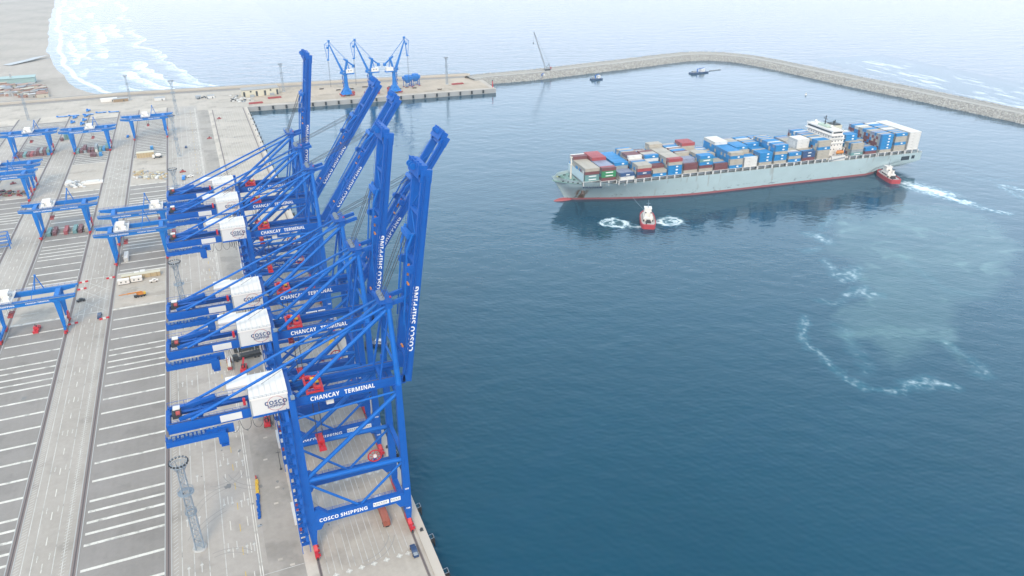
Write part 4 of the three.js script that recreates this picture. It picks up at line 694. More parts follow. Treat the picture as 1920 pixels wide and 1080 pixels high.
// the long side of each box runs along x; corner posts and rails stand proud of the panels
function containerGeo(L) {
  const H = 2.6, W = 2.44, a = [box(L - 0.16, H - 0.24, W - 0.08, 0, H / 2, 0), box(L - 0.1, 0.06, W - 0.06, 0, H - 0.1, 0)];
  for (const s of [-1, 1]) { for (const k of [-1, 1]) a.push(box(0.2, H, 0.2, s * (L / 2 - 0.1), H / 2, k * (W / 2 - 0.1))); for (const y of [0.1, H - 0.08]) a.push(box(L - 0.42, 0.15, 0.1, 0, y, s * (W / 2 - 0.05)), box(0.1, 0.15, W - 0.42, s * (L / 2 - 0.05), y, 0)); }
  return merge(a);
}
const G40 = containerGeo(12.19), G20 = containerGeo(6.06);
const logoG = (() => { const s = new THREE.Shape(); s.absellipse(0, 0, 1.15, 0.62, 0, 6.28); return new THREE.ShapeGeometry(s, 10); })(), bandG = new THREE.PlaneGeometry(7, 0.8), barsG = merge(Array.from({ length: 4 }, (_, i) => box(0.06, 2.2, 0.06, 0, 1.3, -0.9 + i * 0.6)));
function container(tone, len, label, group, x, y, z, turn) {
  const t = thing('shipping_container', label, 'container', x, y, z, turn, group);
  part(t, 'body', len > 8 ? G40 : G20, CM[tone]);
  const bl = part(t, 'locking_bars', barsG, M.galv); bl.position.set(-(len > 8 ? 12.19 : 6.06) / 2 - 0.02, 0, 0);
  if (tone === 'blue' || tone === 'green' || tone === 'navy' || tone === 'teal') { const l = part(t, 'logo', tone === 'blue' ? logoG : bandG, M.letter); l.position.set(tone === 'blue' ? 1.6 : 0.3, 1.35, 1.2); if (tone !== 'blue') l.scale.set(tone === 'navy' ? 0.45 : 0.9, 1, 1); }
  return t;
}
const ord = ['first', 'second', 'third', 'fourth', 'fifth', 'sixth', 'seventh', 'eighth', 'ninth', 'tenth', 'eleventh', 'twelfth', 'thirteenth', 'fourteenth', 'fifteenth', 'sixteenth', 'seventeenth', 'eighteenth', 'nineteenth', 'twentieth', 'last'];
{ // yard rows, boxes lying along the rails
  const row = (x0, x1, z, tones, where, n2 = () => 1) => tones.forEach((c, i) => { const x = mix(x0, x1, tones.length > 1 ? i / (tones.length - 1) : 0); for (let k = 0; k < n2(i); k++) container(k ? pick(['maroon', 'maroon', 'grey', 'teal']) : c, 12, `${k ? 'upper' : cname[c]} container, ${ord[i]} from the road side, in the row ${where}`, 'containers standing in the yard', x, 0.05 + k * 2.62, z, Math.PI / 2); });
  const w = (a) => a.split(' ');
  row(-166, -140.6, -798, w('maroon maroon teal maroon red maroon maroon maroon maroon blue'), 'of mostly maroon boxes', i => i > 5 ? 2 : 1);
  row(-116, -90.6, -793, w('teal maroon grey maroon maroon white teal blue maroon'), 'of mixed grey boxes', i => i === 2 || i === 5 || i === 8 ? 2 : 1);
  for (const [u, v, c, l, d] of [[92, 444, 'teal', 'pale teal container beside the leg of the yard crane', 12], [103, 442, 'maroon', 'maroon container next to the pale teal one under the yard crane', 12], [124, 440, 'red', 'red container standing alone in the middle of the short row', 12], [141, 438, 'teal', 'pale teal container touching a maroon one in the short row', 12], [151, 437, 'maroon', 'maroon container between pale teal and cream ones in the short row', 12], [163, 434, 'beige', 'cream container at the end of the short row by the red reel', 12], [237, 491, 'white', 'pale container standing alone beside the yard crane leg', 12], [327, 441, 'red', 'red container standing in the lanes behind the yard crane pair', 6], [116, 265, 'maroon', 'maroon container at the far end of the block next to a pale stack', 6], [172, 294, 'maroon', 'maroon container lying alone in the aisle before the long row', 6], [178, 294, 'maroon', 'second maroon container alone in the aisle before the long row', 6], [189, 293, 'blue', 'blue container alone in the aisle before the long row', 6], [285, 281, 'blue', 'small blue container standing in front of the tan shed', 6]]) { const [x, z] = P(u, v); container(c, d, l, 'containers standing in the yard', x, 0.05, z - (d > 8 ? 6 : 3), Math.PI / 2); }
  const [sx, sz] = P(124, 262); for (let k = 0; k < 2; k++) for (let i = 0; i < 2; i++) container('teal', 12, `pale container ${k ? 'on top' : 'at the bottom'} of the stack at the far block end, ${i ? 'outer' : 'inner'} column`, 'containers standing in the yard', sx + i * 2.7, 0.05 + k * 2.62, sz - 6, Math.PI / 2);
}
// ---------------------------------------------------------------- container ship
const SHIP = V(248.8, WATER, -511), SA = -4.8 * Math.PI / 180;
const lerpT = (tab, s) => { for (let i = 0; i + 1 < tab.length; i++) if (s <= tab[i + 1][0]) { const t = sat((s - tab[i][0]) / (tab[i + 1][0] - tab[i][0])); return mix(tab[i][1], tab[i + 1][1], t); } return tab[tab.length - 1][1]; };
const deckHB = s => lerpT([[-2, 0.25], [1, 4.2], [5, 8], [10, 11.6], [18, 15.8], [28, 19], [42, 21.4], [60, 22.3], [346, 22.3]], s), wlHB = s => lerpT([[10, 0.3], [20, 2.6], [30, 5.2], [48, 10.6], [70, 15.6], [92, 19.4], [114, 21.6], [140, 22.3], [288, 22.3], [299, 19.5], [306, 13]], s);
const sheer = s => lerpT([[-2, 21.2], [8, 20.4], [20, 19.2], [36, 18.4], [44, 16.8], [60, 16.6], [346, 16]], s);
const ship = thing('container_ship', 'long pale blue container ship with red waterline carrying stacked containers', 'ship', SHIP.x, SHIP.y, SHIP.z, SA);
{
  const levels = [-4, 0, 1.7, 5, 9, 12.5, 15.2, 99], stemS = y => lerpT([[-4, 11], [0, 10.4], [2, 9.6], [12, 3.4], [21.2, -2]], y), endS = y => lerpT([[-4, 300], [0, 306], [4.7, 323], [7, 342], [8, 345.6], [99, 346]], y);
  const NS = 90;
  const pt = (u, y, side) => {
    let Y = y; const e0 = stemS(Math.min(y, 21)), e1 = endS(y), s = e0 + (e1 - e0) * (u < 0.5 ? 2 * u * u : 1 - 2 * (1 - u) * (1 - u) * 1.0), top = sheer(s); if (y > 50) Y = top; else Y = Math.min(y, top);
    const k = Math.pow(sat(Y / 17), 1.35), hbW = Y <= 0 ? wlHB(Math.max(10, Math.min(s, 306))) : mix(wlHB(s < 10 ? 10 : Math.min(s, 306)), deckHB(s), k), aft = s > 270 ? smooth(285, 325, s) * smooth(0, 6, Y) : 0;
    let hb = mix(hbW, deckHB(s), aft); const near = smooth(0, 9, s - e0); hb *= near < 1 ? mix(0.25, 1, near) : 1; if (u === 0) hb = 0.22;
    return [s, Y, side * hb];
  };
  const skin = (lv) => {
    const pos = [], uv = [], idx = [];
    for (const side of [1, -1]) { const b = pos.length / 3; for (const y of lv) for (let i = 0; i <= NS; i++) { const p = pt(i / NS, y, side); pos.push(...p); uv.push(p[0] / 350, p[1] / 24); } for (let j = 0; j + 1 < lv.length; j++) for (let i = 0; i < NS; i++) { const a = b + j * (NS + 1) + i, c = a + NS + 1; side > 0 ? idx.push(a, a + 1, c, a + 1, c + 1, c) : idx.push(a, c, a + 1, a + 1, c, c + 1); } }
    const m = lv.length * (NS + 1); for (let j = 0; j + 1 < lv.length; j++) { const a = j * (NS + 1) + NS, c = a + NS + 1; idx.push(a, a + m, c, c, a + m, c + m); } // stern
    const g = new THREE.BufferGeometry(); g.setAttribute('position', new THREE.Float32BufferAttribute(pos, 3)); g.setAttribute('uv', new THREE.Float32BufferAttribute(uv, 2)); g.setIndex(idx); g.computeVertexNormals(); return g;
  };
  const hullTex = texture(2048, 256, (u, v, c) => { // paint with rust runs, scuffs and a worn boot line
    const s = u * 350, y = v * 24; let r = smooth(0.66, 0.8, fbm(s / 2.2, y / 14, 4096, 4, 101)) * 0.35 * smooth(0.5, 0.62, fbm(s / 22, 2, 4096, 3, 105)); const sc = smooth(0.66, 0.76, fbm(s / 3, y / 1.6, 4096, 4, 108)) * smooth(8, 2, y) * 0.7;
    if (s < 60) r = Math.max(r, smooth(0.52, 0.72, fbm(s / 3, y / 8, 4096, 4, 111)) * 0.5 * (1.9 * smooth(6, 2.5, Math.abs(s - 21)) * smooth(12, 9, y) + 0.25 + smooth(8, 0, Math.abs(s - 40)) * smooth(13, 17, y)));
    const k = 0.93 + 0.14 * fbm(s / 9, y / 5, 4096, 4, 115); const b = [0.40 * k, 0.50 * k, 0.515 * k];
    c[0] = mix(mix(b[0], 0.20, r), 0.10, sc); c[1] = mix(mix(b[1], 0.12, r), 0.12, sc); c[2] = mix(mix(b[2], 0.07, r), 0.14, sc);
  }, true);
  part(ship, 'hull', skin(levels.slice(2)), std(white3, 0.5, 0, { map: hullTex, side: THREE.DoubleSide }));
  const boot = skin(levels.slice(0, 3)); part(ship, 'boot_topping', [boot], std([0.30, 0.085, 0.09], 0.7, 0, { side: THREE.DoubleSide }));
  part(ship, 'bulbous_bow', [new THREE.SphereGeometry(1, 18, 12).scale(9, 3.4, 2.7).translate(8.4, -1.4, 0)], std([0.36, 0.07, 0.075], 0.5));
  const dp = []; for (let s = -1.2; s <= 345.5; s += 4) dp.push([s, deckHB(s) - 0.3]); const mainHB = s => mix(wlHB(Math.max(10, Math.min(s, 306))), deckHB(s), s > 150 ? 1 : Math.pow(15.4 / 17, 1.35)) - 0.35; const outline = [...dp.map(([s, h]) => [s, h]), ...dp.slice().reverse().map(([s, h]) => [s, -h])];
  part(ship, 'main_deck', [prism(outline.filter(([s]) => s > 16).map(([s, h]) => [s, Math.sign(h) * mainHB(s)]), 0.3, 15.4)], std([0.30, 0.34, 0.34], 0.8));
  part(ship, 'forecastle_deck', [prism([...dp.filter(([s]) => s < 22).map(([s, h]) => [s, h]), ...dp.filter(([s]) => s < 22).reverse().map(([s, h]) => [s, -h])], 0.3, 17.2)], M.deckGreen);
  part(ship, 'breakwater_plate', [beam(V(18.8, 21.4, -15.5), V(18.8, 21.4, 15.5), 0.5, 8)], std([0.5, 0.62, 0.66], 0.5));
  // forecastle gear
  for (const z of [-4.5, 4.5]) { part(ship, 'windlass', [wheelZ(1.2, 3, 8.5, 18.6, z), box(2.4, 1.2, 4.2, 8.5, 18, z)], M.deckGreen); part(ship, 'anchor', [box(1.6, 2.8, 1.2, 21, 8.6, Math.sign(z) * 9.6), box(3, 0.9, 1.2, 21, 7, Math.sign(z) * 9.3)], std([0.14, 0.09, 0.07], 0.8)); }
  for (const [x, z] of [[4, 3], [4, -3], [6, 5.5], [6, -5.5], [12, 9], [12, -9], [15, 5], [15, -5]]) part(ship, 'bollard', [cyl(0.35, 0.4, 1, x, 18, z, 8), cyl(0.35, 0.4, 1, x + 1.1, 18, z, 8)], M.dark);
  part(ship, 'foremast', [cyl(0.45, 0.8, 17, 14.5, 26, 0, 10), box(1.4, 0.3, 3.4, 14.5, 29, 0), box(1.6, 0.8, 1.6, 14.5, 35, 0), box(1.2, 1, 1.2, 14.5, 31.5, 0)], std([0.72, 0.66, 0.56], 0.6));
  part(ship, 'hose_reel', [new THREE.TorusGeometry(1.3, 0.45, 8, 14).rotateX(Math.PI / 2).translate(3.4, 18.6, -4)], std([0.6, 0.62, 0.16], 0.7));
  for (let i = 0; i < 5; i++) part(ship, 'mooring_port', [box(1.6, 0.8, 0.3, 5 + i * 3.4, 18.6 - i * 0.18, (lerpT([[5, 7.4], [8.4, 10], [11.8, 12], [15.2, 13.9], [18.6, 15.4]], 5 + i * 3.4)))], M.dark);
  { // name painted on the flare: every letter follows the plating
    const g = text('YANTIAN', 2.1, 15), p = g.attributes.position;
    for (let i = 0; i < p.count; i++) { const sx = 27 + p.getX(i), Y = 13.6 + p.getY(i), k = Math.pow(sat(Y / 17), 1.35); p.setXYZ(i, sx, Y, mix(wlHB(sx), deckHB(sx), k) * mix(0.25, 1, smooth(0, 9, sx - stemS(Y))) + 0.38 + p.getZ(i)); }
    g.computeVertexNormals(); part(ship, 'ship_name', g, M.logoBlue);
  }
  // deckhouse
  const dh = new THREE.Group(); dh.name = 'deckhouse'; ship.add(dh); const d0 = 247.8, d1 = 262.2, dc = (d0 + d1) / 2;
  part(dh, 'accommodation_block', [box(d1 - d0, 21, 31, dc, 26, 0)], M.white); part(dh, 'bridge_deck', [box(10.6, 3.4, 34, d0 + 5.6, 39.4, 0), box(12, 0.4, 37, d0 + 5.4, 37.5, 0), box(11, 0.4, 35, d0 + 5.6, 41.3, 0)], M.white);
  part(dh, 'bridge_windows', [box(0.2, 1.3, 31, d0 + 0.25, 39.8, 0), box(9, 1.2, 0.2, d0 + 5.6, 39.8, 17.05)], M.glass); part(dh, 'upper_deck_edge', [box(15.4, 0.35, 33, dc, 33.8, 0), box(15.4, 0.35, 33, dc, 30.2, 0)], M.offWhite);
  for (const y of [28.4, 32, 35.6]) for (let i = 0; i < 9; i++) part(dh, 'window', [box(0.16, 0.9, 0.9, d0 - 0.03, y, -13 + i * 3.25)], M.glass); for (const y of [24.8, 28.4, 32, 35.6]) for (let i = 0; i < 4; i++) part(dh, 'window', [box(0.9, 0.9, 0.16, d0 + 2.6 + i * 3.2, y, 15.53)], M.glass);
  part(dh, 'wing_rail', handrail([V(d0 - 0.3, 41.5, 17.4), V(d0 + 11, 41.5, 17.4), V(d0 + 11, 41.5, -17.4), V(d0 - 0.3, 41.5, -17.4), V(d0 - 0.3, 41.5, 17.4)]), M.offWhite);
  part(dh, 'monkey_island', [box(5, 1.6, 12, d0 + 5, 42.4, 0)], std([0.46, 0.55, 0.45], 0.7)); part(dh, 'radar_mast', [cyl(0.3, 0.5, 8, d0 + 5, 47, 0, 8), box(0.4, 0.4, 5, d0 + 5, 48, 0), box(3.4, 0.4, 0.4, d0 + 4, 49.6, 0), box(0.3, 0.4, 4, d0 + 5, 45.5, 0)], M.dark); for (const z of [-12, 9]) part(dh, 'satellite_dome', [new THREE.SphereGeometry(1.2, 12, 10).translate(d0 + 5, 43.4, z)], M.white);
  part(ship, 'funnel', [box(9, 22, 11, 265, 30.5, -3)], M.cream); part(ship, 'funnel_top', [box(7, 1, 9, 265, 42, -3), cyl(0.5, 0.5, 3, 263.4, 43.4, -2, 8), cyl(0.5, 0.5, 3, 266.6, 43.4, -4, 8)], M.dark);
  const lb = part(ship, 'lifeboat', [new THREE.CapsuleGeometry(1.5, 5.4, 5, 10).rotateZ(Math.PI / 2).translate(256, 23.4, 20.6)], M.orange); part(lb, 'canopy', [box(4.4, 1, 1.8, 256, 24.6, 20.6)], std([0.6, 0.2, 0.08], 0.6)); part(ship, 'davit', [beam(V(252, 16.5, 20), V(252, 27, 20.8), 0.5), beam(V(260, 16.5, 20), V(260, 27, 20.8), 0.5), beam(V(252, 27, 20.8), V(260, 27, 20.8), 0.4)], M.white);
  for (const x of [263, 264.8, 247]) part(ship, 'liferaft', [cyl(0.6, 0.6, 1.8, x, 18.5, 21, 8)], M.white); part(ship, 'accommodation_ladder', [beam(V(246, 17, 21.8), V(262, 19, 21.8), 0.7, 0.3)], M.galv);
  part(ship, 'side_deck_house', [box(14, 4.4, 3.4, 256, 17.9, 19)], M.offWhite);
  part(ship, 'mooring_recess', [box(9, 3.6, 0.5, 328, 12, 22.15), box(3.4, 3, 0.5, 336.6, 12.4, 22.15)], M.glass);
  part(ship, 'stern_rail', handrail([V(343, 15.8, 22), V(345.6, 15.8, 22), V(345.6, 15.8, -22)], 1.2, 4), M.white);
  for (let i = 0; i < 9; i++) part(ship, 'draught_mark', [box(0.3, 0.5, 0.12, [66, 118, 190, 226, 232, 280, 281, 150, 100][i], 4 + (i % 3), 22.36 - (i === 0 ? 4.8 : i === 8 ? 1.4 : i === 1 ? 0.3 : 0))], M.dark);
}
{ // deck cargo
  const w = s => s.split(' ');
  // [start along the hull, near column bottom to top, tiers across from the near side]
  const bays = [
    [18.6 + 1.2, w('teal teal maroon beige'), [4, 4, 4, 4, 4, 4, 4, 4, 4, 4, 5, 5, 5], 13], [33, w('maroon green green maroon'), [4, 4, 4, 4, 4, 4, 4, 4, 5, 5, 5, 5, 5, 5, 5], 15], [48, w('white navy'), [2, 2, 2, 2, 2, 4, 4, 4, 4, 4, 4, 4, 4, 4, 4, 4, 4], 17], [62.6, w('maroon navy red beige'), [4, 4, 4, 4, 4, 4, 4, 5, 5, 5, 5, 5, 5, 5, 5, 5, 5], 17],
    [76.4, w('blue beige'), [2, 2, 3, 3, 3, 3, 5, 5, 5, 5, 5, 5, 4, 4, 4, 4, 4], 17], [90, w('blue blue blue beige red'), [5, 5, 5, 5, 5, 5, 5, 5, 5, 5, 5, 5, 5, 5, 6, 6, 6], 17], [104.2, w('beige maroon maroon'), [3, 3, 4, 4, 4, 4, 5, 5, 5, 5, 5, 5, 5, 5, 5, 5, 5], 17], [118.2, w('beige maroon blue teal blue'), [5, 5, 5, 5, 5, 5, 5, 4, 4, 4, 4, 4, 6, 6, 6, 6, 6], 17],
    [132.6, w('maroon maroon'), [2, 2, 2, 2, 2, 2, 2, 2, 3, 3, 3, 3, 3, 3, 3, 3, 3], 17], [146.6, w('blue beige beige blue beige'), [5, 5, 5, 5, 5, 5, 5, 5, 5, 5, 6, 6, 6, 6, 6, 6, 6], 17], [160.6, w('white white white'), [3, 3, 3, 3, 3, 4, 5, 5, 5, 5, 5, 5, 5, 5, 5, 5, 5], 17], [175, w('beige blue blue blue'), [4, 4, 4, 4, 4, 4, 4, 4, 5, 5, 5, 5, 5, 5, 5, 5, 5], 17],
    [189.4, w('beige blue blue beige blue blue'), [6, 6, 6, 6, 6, 6, 6, 6, 6, 6, 6, 6, 6, 5, 5, 5, 5], 17], [203.8, w('blue beige blue'), [3, 3, 3, 3, 3, 3, 3, 3, 3, 3, 3, 3, 3, 3, 3, 3, 3], 17], [218, w('maroon navy navy'), [3, 3, 3, 3, 6, 6, 6, 6, 6, 4, 4, 4, 4, 4, 4, 4, 4], 17], [232.4, w('beige beige beige blue beige beige'), [6, 6, 6, 6, 6, 6, 6, 6, 6, 6, 6, 6, 6, 6, 6, 6, 6], 17],
    [268, w('teal grey beige beige'), [4, 4, 4, 4, 6, 6, 6, 6, 6, 6, 5, 5, 5, 5, 5, 5, 5], 17], [282.6, w('maroon blue'), [2, 2, 2, 2, 2, 2, 2, 3, 3, 3, 3, 3, 3, 3, 3, 3, 3], 17], [298.4, w('beige blue blue blue blue blue'), [6, 6, 6, 6, 6, 6, 6, 6, 6, 6, 6, 6, 6, 6, 6, 6, 6], 17], [313.4, w('beige beige blue beige beige blue'), [6, 6, 6, 6, 6, 6, 6, 6, 6, 6, 6, 6, 6, 6, 6, 6, 6], 17], [328.2, w('white white white white white white'), [6, 6, 6, 6, 6, 6, 6, 6, 6, 6, 6, 6, 6, 6, 6, 6, 6], 17]];
  const all = [], base = 19.3, TH = 2.62; ship.updateMatrixWorld(true);
  bays.forEach(([s0, near, tiers, rows], b) => {
    const hatch = rows * 2.5 - 1.2;
    part(ship, 'hatch_cover', [box(12.4, base - 17.2, hatch - 3, s0 + 6.1, (base + 16) / 2 - 0.2, 0)], M.grey); part(ship, 'stack_beam', [box(12.8, 0.25, hatch + 2, s0 + 6.1, base - 0.16, 0)], M.offWhite);
    const ps = [], hb = Math.min(deckHB(s0) - 0.6, 21.6); for (const sd of [1, -1]) for (const x of [-0.9, 6.1, 12.8]) ps.push(box(x === 6.1 ? 0.9 : 0.6, 3.6, 0.7, s0 + x, 17.3, sd * hb)); part(ship, 'lashing_post', ps, M.offWhite);
    part(ship, 'lashing_bridge', [box(0.5, 3.4, hatch, s0 - 1, 17.4, 0), ...handrail([V(s0 - 1, 19.1, -hatch / 2), V(s0 - 1, 19.1, hatch / 2)], 1, 5)], M.grey);
    const toneTop = []; let run = 'beige'; for (let r = 0; r < rows; r++) { if (r % 2 === 0 || rnd() < 0.5) run = b === 20 ? 'white' : (b === 14 && r >= 4 && r < 9) ? 'white' : b === 0 ? (r < 9 ? 'beige' : r < 11 ? 'maroon' : 'white') : b === 1 ? (r < 2 || r > 7 ? 'red' : 'lilac') : b === 2 ? (r < 5 ? 'lilac' : 'blue') : b === 5 ? (r < 1 ? 'red' : 'beige') : b === 9 ? (r < 2 ? 'beige' : r < 10 ? 'blue' : 'white') : b === 7 && r > 11 ? 'red' : b < 9 ? pick(w('beige beige blue white beige maroon lilac blue')) : pick(w('blue blue beige blue white lilac beige')); toneTop.push(run); }
    for (let r = 0; r < rows; r++) for (let k = 0; k < tiers[r]; k++) {
      const z = ((rows - 1) / 2 - r) * 2.51, top = k === tiers[r] - 1;
      let tone = r === 0 ? near[Math.min(k, near.length - 1)] : top ? toneTop[r] : b === 20 || (b === 14 && r >= 4 && r < 9) ? 'white' : b === 9 || b === 12 ? pick(w('blue blue blue blue beige')) : b === 18 ? pick(w('blue maroon maroon beige grey maroon')) : pick(w('blue beige maroon blue beige white grey'));
      const inFront = b > 0 ? (bays[b - 1][2][Math.min(r, bays[b - 1][2].length - 1)] || 0) : 0;
      const score = (r === 0 ? 1000 : 0) + (top ? 400 - r * 8 : 0) + (r > 0 && k >= tiers[r - 1] ? 500 - r * 4 : 0) + (k >= inFront ? 150 - r * 3 : 0) + b * 0.01;
      all.push({ b, r, k, tone, s: s0 + 6.1, y: base + k * TH, z, score, top });
    }
  });
  all.sort((p, q) => q.score - p.score);
  const stuff = [];
  all.forEach((c, i) => {
    if (i < 285) {
      const p = V(c.s, c.y, c.z).applyMatrix4(ship.matrixWorld);
      container(c.tone, 12, `${cname[c.tone]} container, ${ord[c.k]} tier up, ${ord[c.r]} row from tug side, ${ord[c.b]} bay from bow`, 'containers stacked on the ship', p.x, p.y, p.z, SA);
    } else { const g = box(12.15, 2.58, 2.42, c.s, c.y + 1.3, c.z), n = g.attributes.position.count, a = new Float32Array(n * 3), v = rr(0.85, 1.1); for (let j = 0; j < n; j++) for (let q = 0; q < 3; q++) a[j * 3 + q] = CC[c.tone][q] * v; g.setAttribute('color', new THREE.BufferAttribute(a, 3)); stuff.push(g); }
  });
  const m = part(scene, 'packed_containers', stuff, std(white3, 0.55, 0, { vertexColors: true, bumpMap: corr, bumpScale: 0.05, map: dirt })); m.position.copy(SHIP); m.rotation.y = SA; m.userData = { kind: 'stuff', label: 'tightly packed containers inside the deck stacks of the ship', category: 'containers' };
}
// ---------------------------------------------------------------- tugs and small craft
{
  const make = (label, x, z, turn) => {
    const t = thing('tugboat', label, 'tugboat', x, WATER, z, turn, 'red and white tugs working beside the ship');
    const half = [[-16, 0.3], [-14, 3], [-10, 4.9], [-4, 5.6], [8, 5.6], [13, 5], [15, 3.8]], out = g => [...half.map(([a, b]) => [a * g, b * g]), ...half.slice().reverse().map(([a, b]) => [a * g, -b * g])];
    part(t, 'hull', [prism(out(1), 3.4, -0.9)], M.tugRed);
    part(t, 'bulwark', [(() => { const s = new THREE.Shape(out(1.01).map(p => new THREE.Vector2(p[0], -p[1]))); s.holes.push(new THREE.Path(out(0.93).map(p => new THREE.Vector2(p[0], -p[1])))); return new THREE.ExtrudeGeometry(s, { depth: 1.1, bevelEnabled: false }).rotateX(-Math.PI / 2).translate(0, 2.4, 0); })()], M.tugRed);
    part(t, 'deck', [flatShape(out(0.94), 2.62)], std([0.5, 0.47, 0.45], 0.8)); part(t, 'bow_fender', [new THREE.TorusGeometry(4.2, 0.7, 8, 14, Math.PI * 0.9).rotateX(Math.PI / 2).rotateY(Math.PI * 1.45).translate(-11, 2.2, 0)], M.rubber);
    part(t, 'deckhouse', [box(12, 2.8, 7, -0.5, 4, 0)], M.white); part(t, 'upper_house', [box(7, 2.5, 5.6, -2.2, 6.5, 0)], M.white); part(t, 'wheelhouse', [frustum(4.8, 4.6, 5.4, 5.2, 2.4, -3, 9, 0)], M.white); part(t, 'wheelhouse_glass', [frustum(4.96, 4.76, 5.3, 5.1, 1.2, -3, 9.3, 0)], M.glass); part(t, 'wheelhouse_roof', [box(5.8, 0.3, 5.6, -3, 10.35, 0)], M.white);
    part(t, 'mast', [cyl(0.12, 0.25, 6.5, -2, 13.6, 0, 6), box(0.2, 0.2, 3, -2, 14, 0), box(1.6, 0.3, 0.4, -2, 12.4, 0)], M.galv); for (const z of [-2, 2]) part(t, 'funnel', [box(1.6, 3.2, 1.2, 3.4, 6.8, z)], M.white); part(t, 'funnel_cap', [box(1.5, 0.5, 1, 3.4, 8.6, -2), box(1.5, 0.5, 1, 3.4, 8.6, 2)], M.dark);
    part(t, 'towing_winch', [wheelZ(1.1, 3, 8.4, 3.9, 0), box(2.6, 1, 4, 8.4, 3.1, 0)], M.dark); part(t, 'bow_winch', [wheelZ(0.9, 2.4, -10.6, 3.6, 0), box(2, 0.9, 3.4, -10.6, 3, 0)], M.grey);
    part(t, 'side_window', [box(9, 0.9, 0.1, -0.5, 4.4, 3.53), box(9, 0.9, 0.1, -0.5, 4.4, -3.53)], M.glass); part(t, 'deck_gear', [box(1, 1.4, 1, 5.8, 3.3, 3.2), box(1, 1.2, 1, 5.4, 3.2, -3.4), box(0.8, 1.6, 0.8, 11.4, 3.4, 1.6)], M.dark);
    return t;
  };
  const a = P(1216, 430, WATER), b = P(1211, 402, WATER), dir = V(b[0] - a[0], 0, b[1] - a[1]).normalize();
  const t1 = make('red and white tug held on a tow line between two rings of foam', (a[0] + dir.x * 15), (a[1] + dir.z * 15), Math.atan2(dir.z, -dir.x));
  const c = P(1644, 330, WATER), e = P(1684, 339, WATER), d2 = V(c[0] - e[0], 0, c[1] - e[1]).normalize();
  copyOf(t1, 'red and white tug pushing at the stern quarter of the container ship', (c[0] + e[0]) / 2, WATER, (c[1] + e[1]) / 2, Math.atan2(d2.z, -d2.x));
  const from = V(t1.position.x + dir.x * 11, WATER + 4, t1.position.z + dir.z * 11), to = V(52, 15.2, 21.9).applyMatrix4(ship.matrixWorld), mid = from.clone().lerp(to, 0.5).add(V(0, -4, 0));
  const ln = thing('tow_line', 'thin pale tow line running from the tug up to the hull', 'rope'); part(ln, 'line', [new THREE.TubeGeometry(new THREE.QuadraticBezierCurve3(from, mid, to), 24, 0.08, 5)], M.grey); part(ln, 'eye_splice', [new THREE.TorusGeometry(0.4, 0.14, 5, 10).translate(to.x, to.y, to.z)], M.offWhite);
  const boat = (name, label, cat, u, v, L, W, turn, hullM, houseM) => { const [x, z] = P(u, v, WATER), t = thing(name, label, cat, x, WATER, z, turn), h = [[-L / 2, 0.1], [-L * 0.3, W * 0.4], [0, W / 2], [L / 2, W * 0.42]], o = [...h, ...h.slice().reverse().map(([p, q]) => [p, -q])]; part(t, 'hull', [prism(o, L * 0.09 + 0.9, -0.5)], hullM); part(t, 'cabin', [box(L * 0.3, L * 0.1 + 0.8, W * 0.6, L * 0.1, L * 0.14 + 0.7, 0)], houseM); part(t, 'cabin_window', [box(L * 0.31, 0.5, W * 0.61, L * 0.1, L * 0.16 + 0.8, 0)], M.glass); part(t, 'mast', [cyl(0.06, 0.1, L * 0.22, L * 0.1, L * 0.3 + 0.6, 0, 6)], M.galv); return t; };
  boat('launch', 'small dark launch lying off the quay by the crane legs', 'boat', 707, 647, 12, 4, -0.5, M.navy, M.white); boat('work_boat', 'small cluttered work boat moored at the quay by the crane legs', 'boat', 692, 648, 11, 4.6, 1.3, M.dark, M.orange); boat('patrol_boat', 'tiny white speedboat crossing the basin behind the ship', 'boat', 1511, 178, 7, 2.4, 0.8, M.white, M.white);
  const barge = (label, u, v, L, W, turn, stuff) => { const [x, z] = P(u, v, WATER), t = thing('work_barge', label, 'barge', x, WATER, z, turn); part(t, 'pontoon', [box(L, 2.4, W, 0, 0.6, 0)], M.navy); part(t, 'deckhouse', [box(L * 0.22, 4, W * 0.6, L * 0.2, 3.8, 0)], M.offWhite); part(t, 'deck_crane', [beam(V(-L * 0.1, 1.8, 0), V(-L * 0.1, 6, 0), 1), beam(V(-L * 0.1, 6, 0), V(L * stuff, 7, 0), 0.7)], M.blueDark); part(t, 'cargo', [box(L * 0.2, 2.2, W * 0.5, -L * 0.3, 2.8, 0)], M.grey); return t; };
  barge('low dark work barge anchored in the basin off the breakwater crane', 1118, 149, 17, 7, 0, 0.25); barge('long low dredging barge moored near the breakwater bend', 1310, 137, 30, 8, 0.05, 0.3); barge('white topped work barge lying under the breakwater crane', 1017, 147, 12, 6, 0.4, 0.2);
  const f = P(1340, 132, WATER), fp = thing('floating_pipe', 'string of floating pipe trailing behind the dredging barge', 'pipe', f[0], WATER, f[1], 0.12); for (let i = 0; i < 5; i++) part(fp, 'pipe_length', [wheelX(0.7, 4.2, -9 + i * 4.6, 0.4, 0, 8)], M.grey);
}
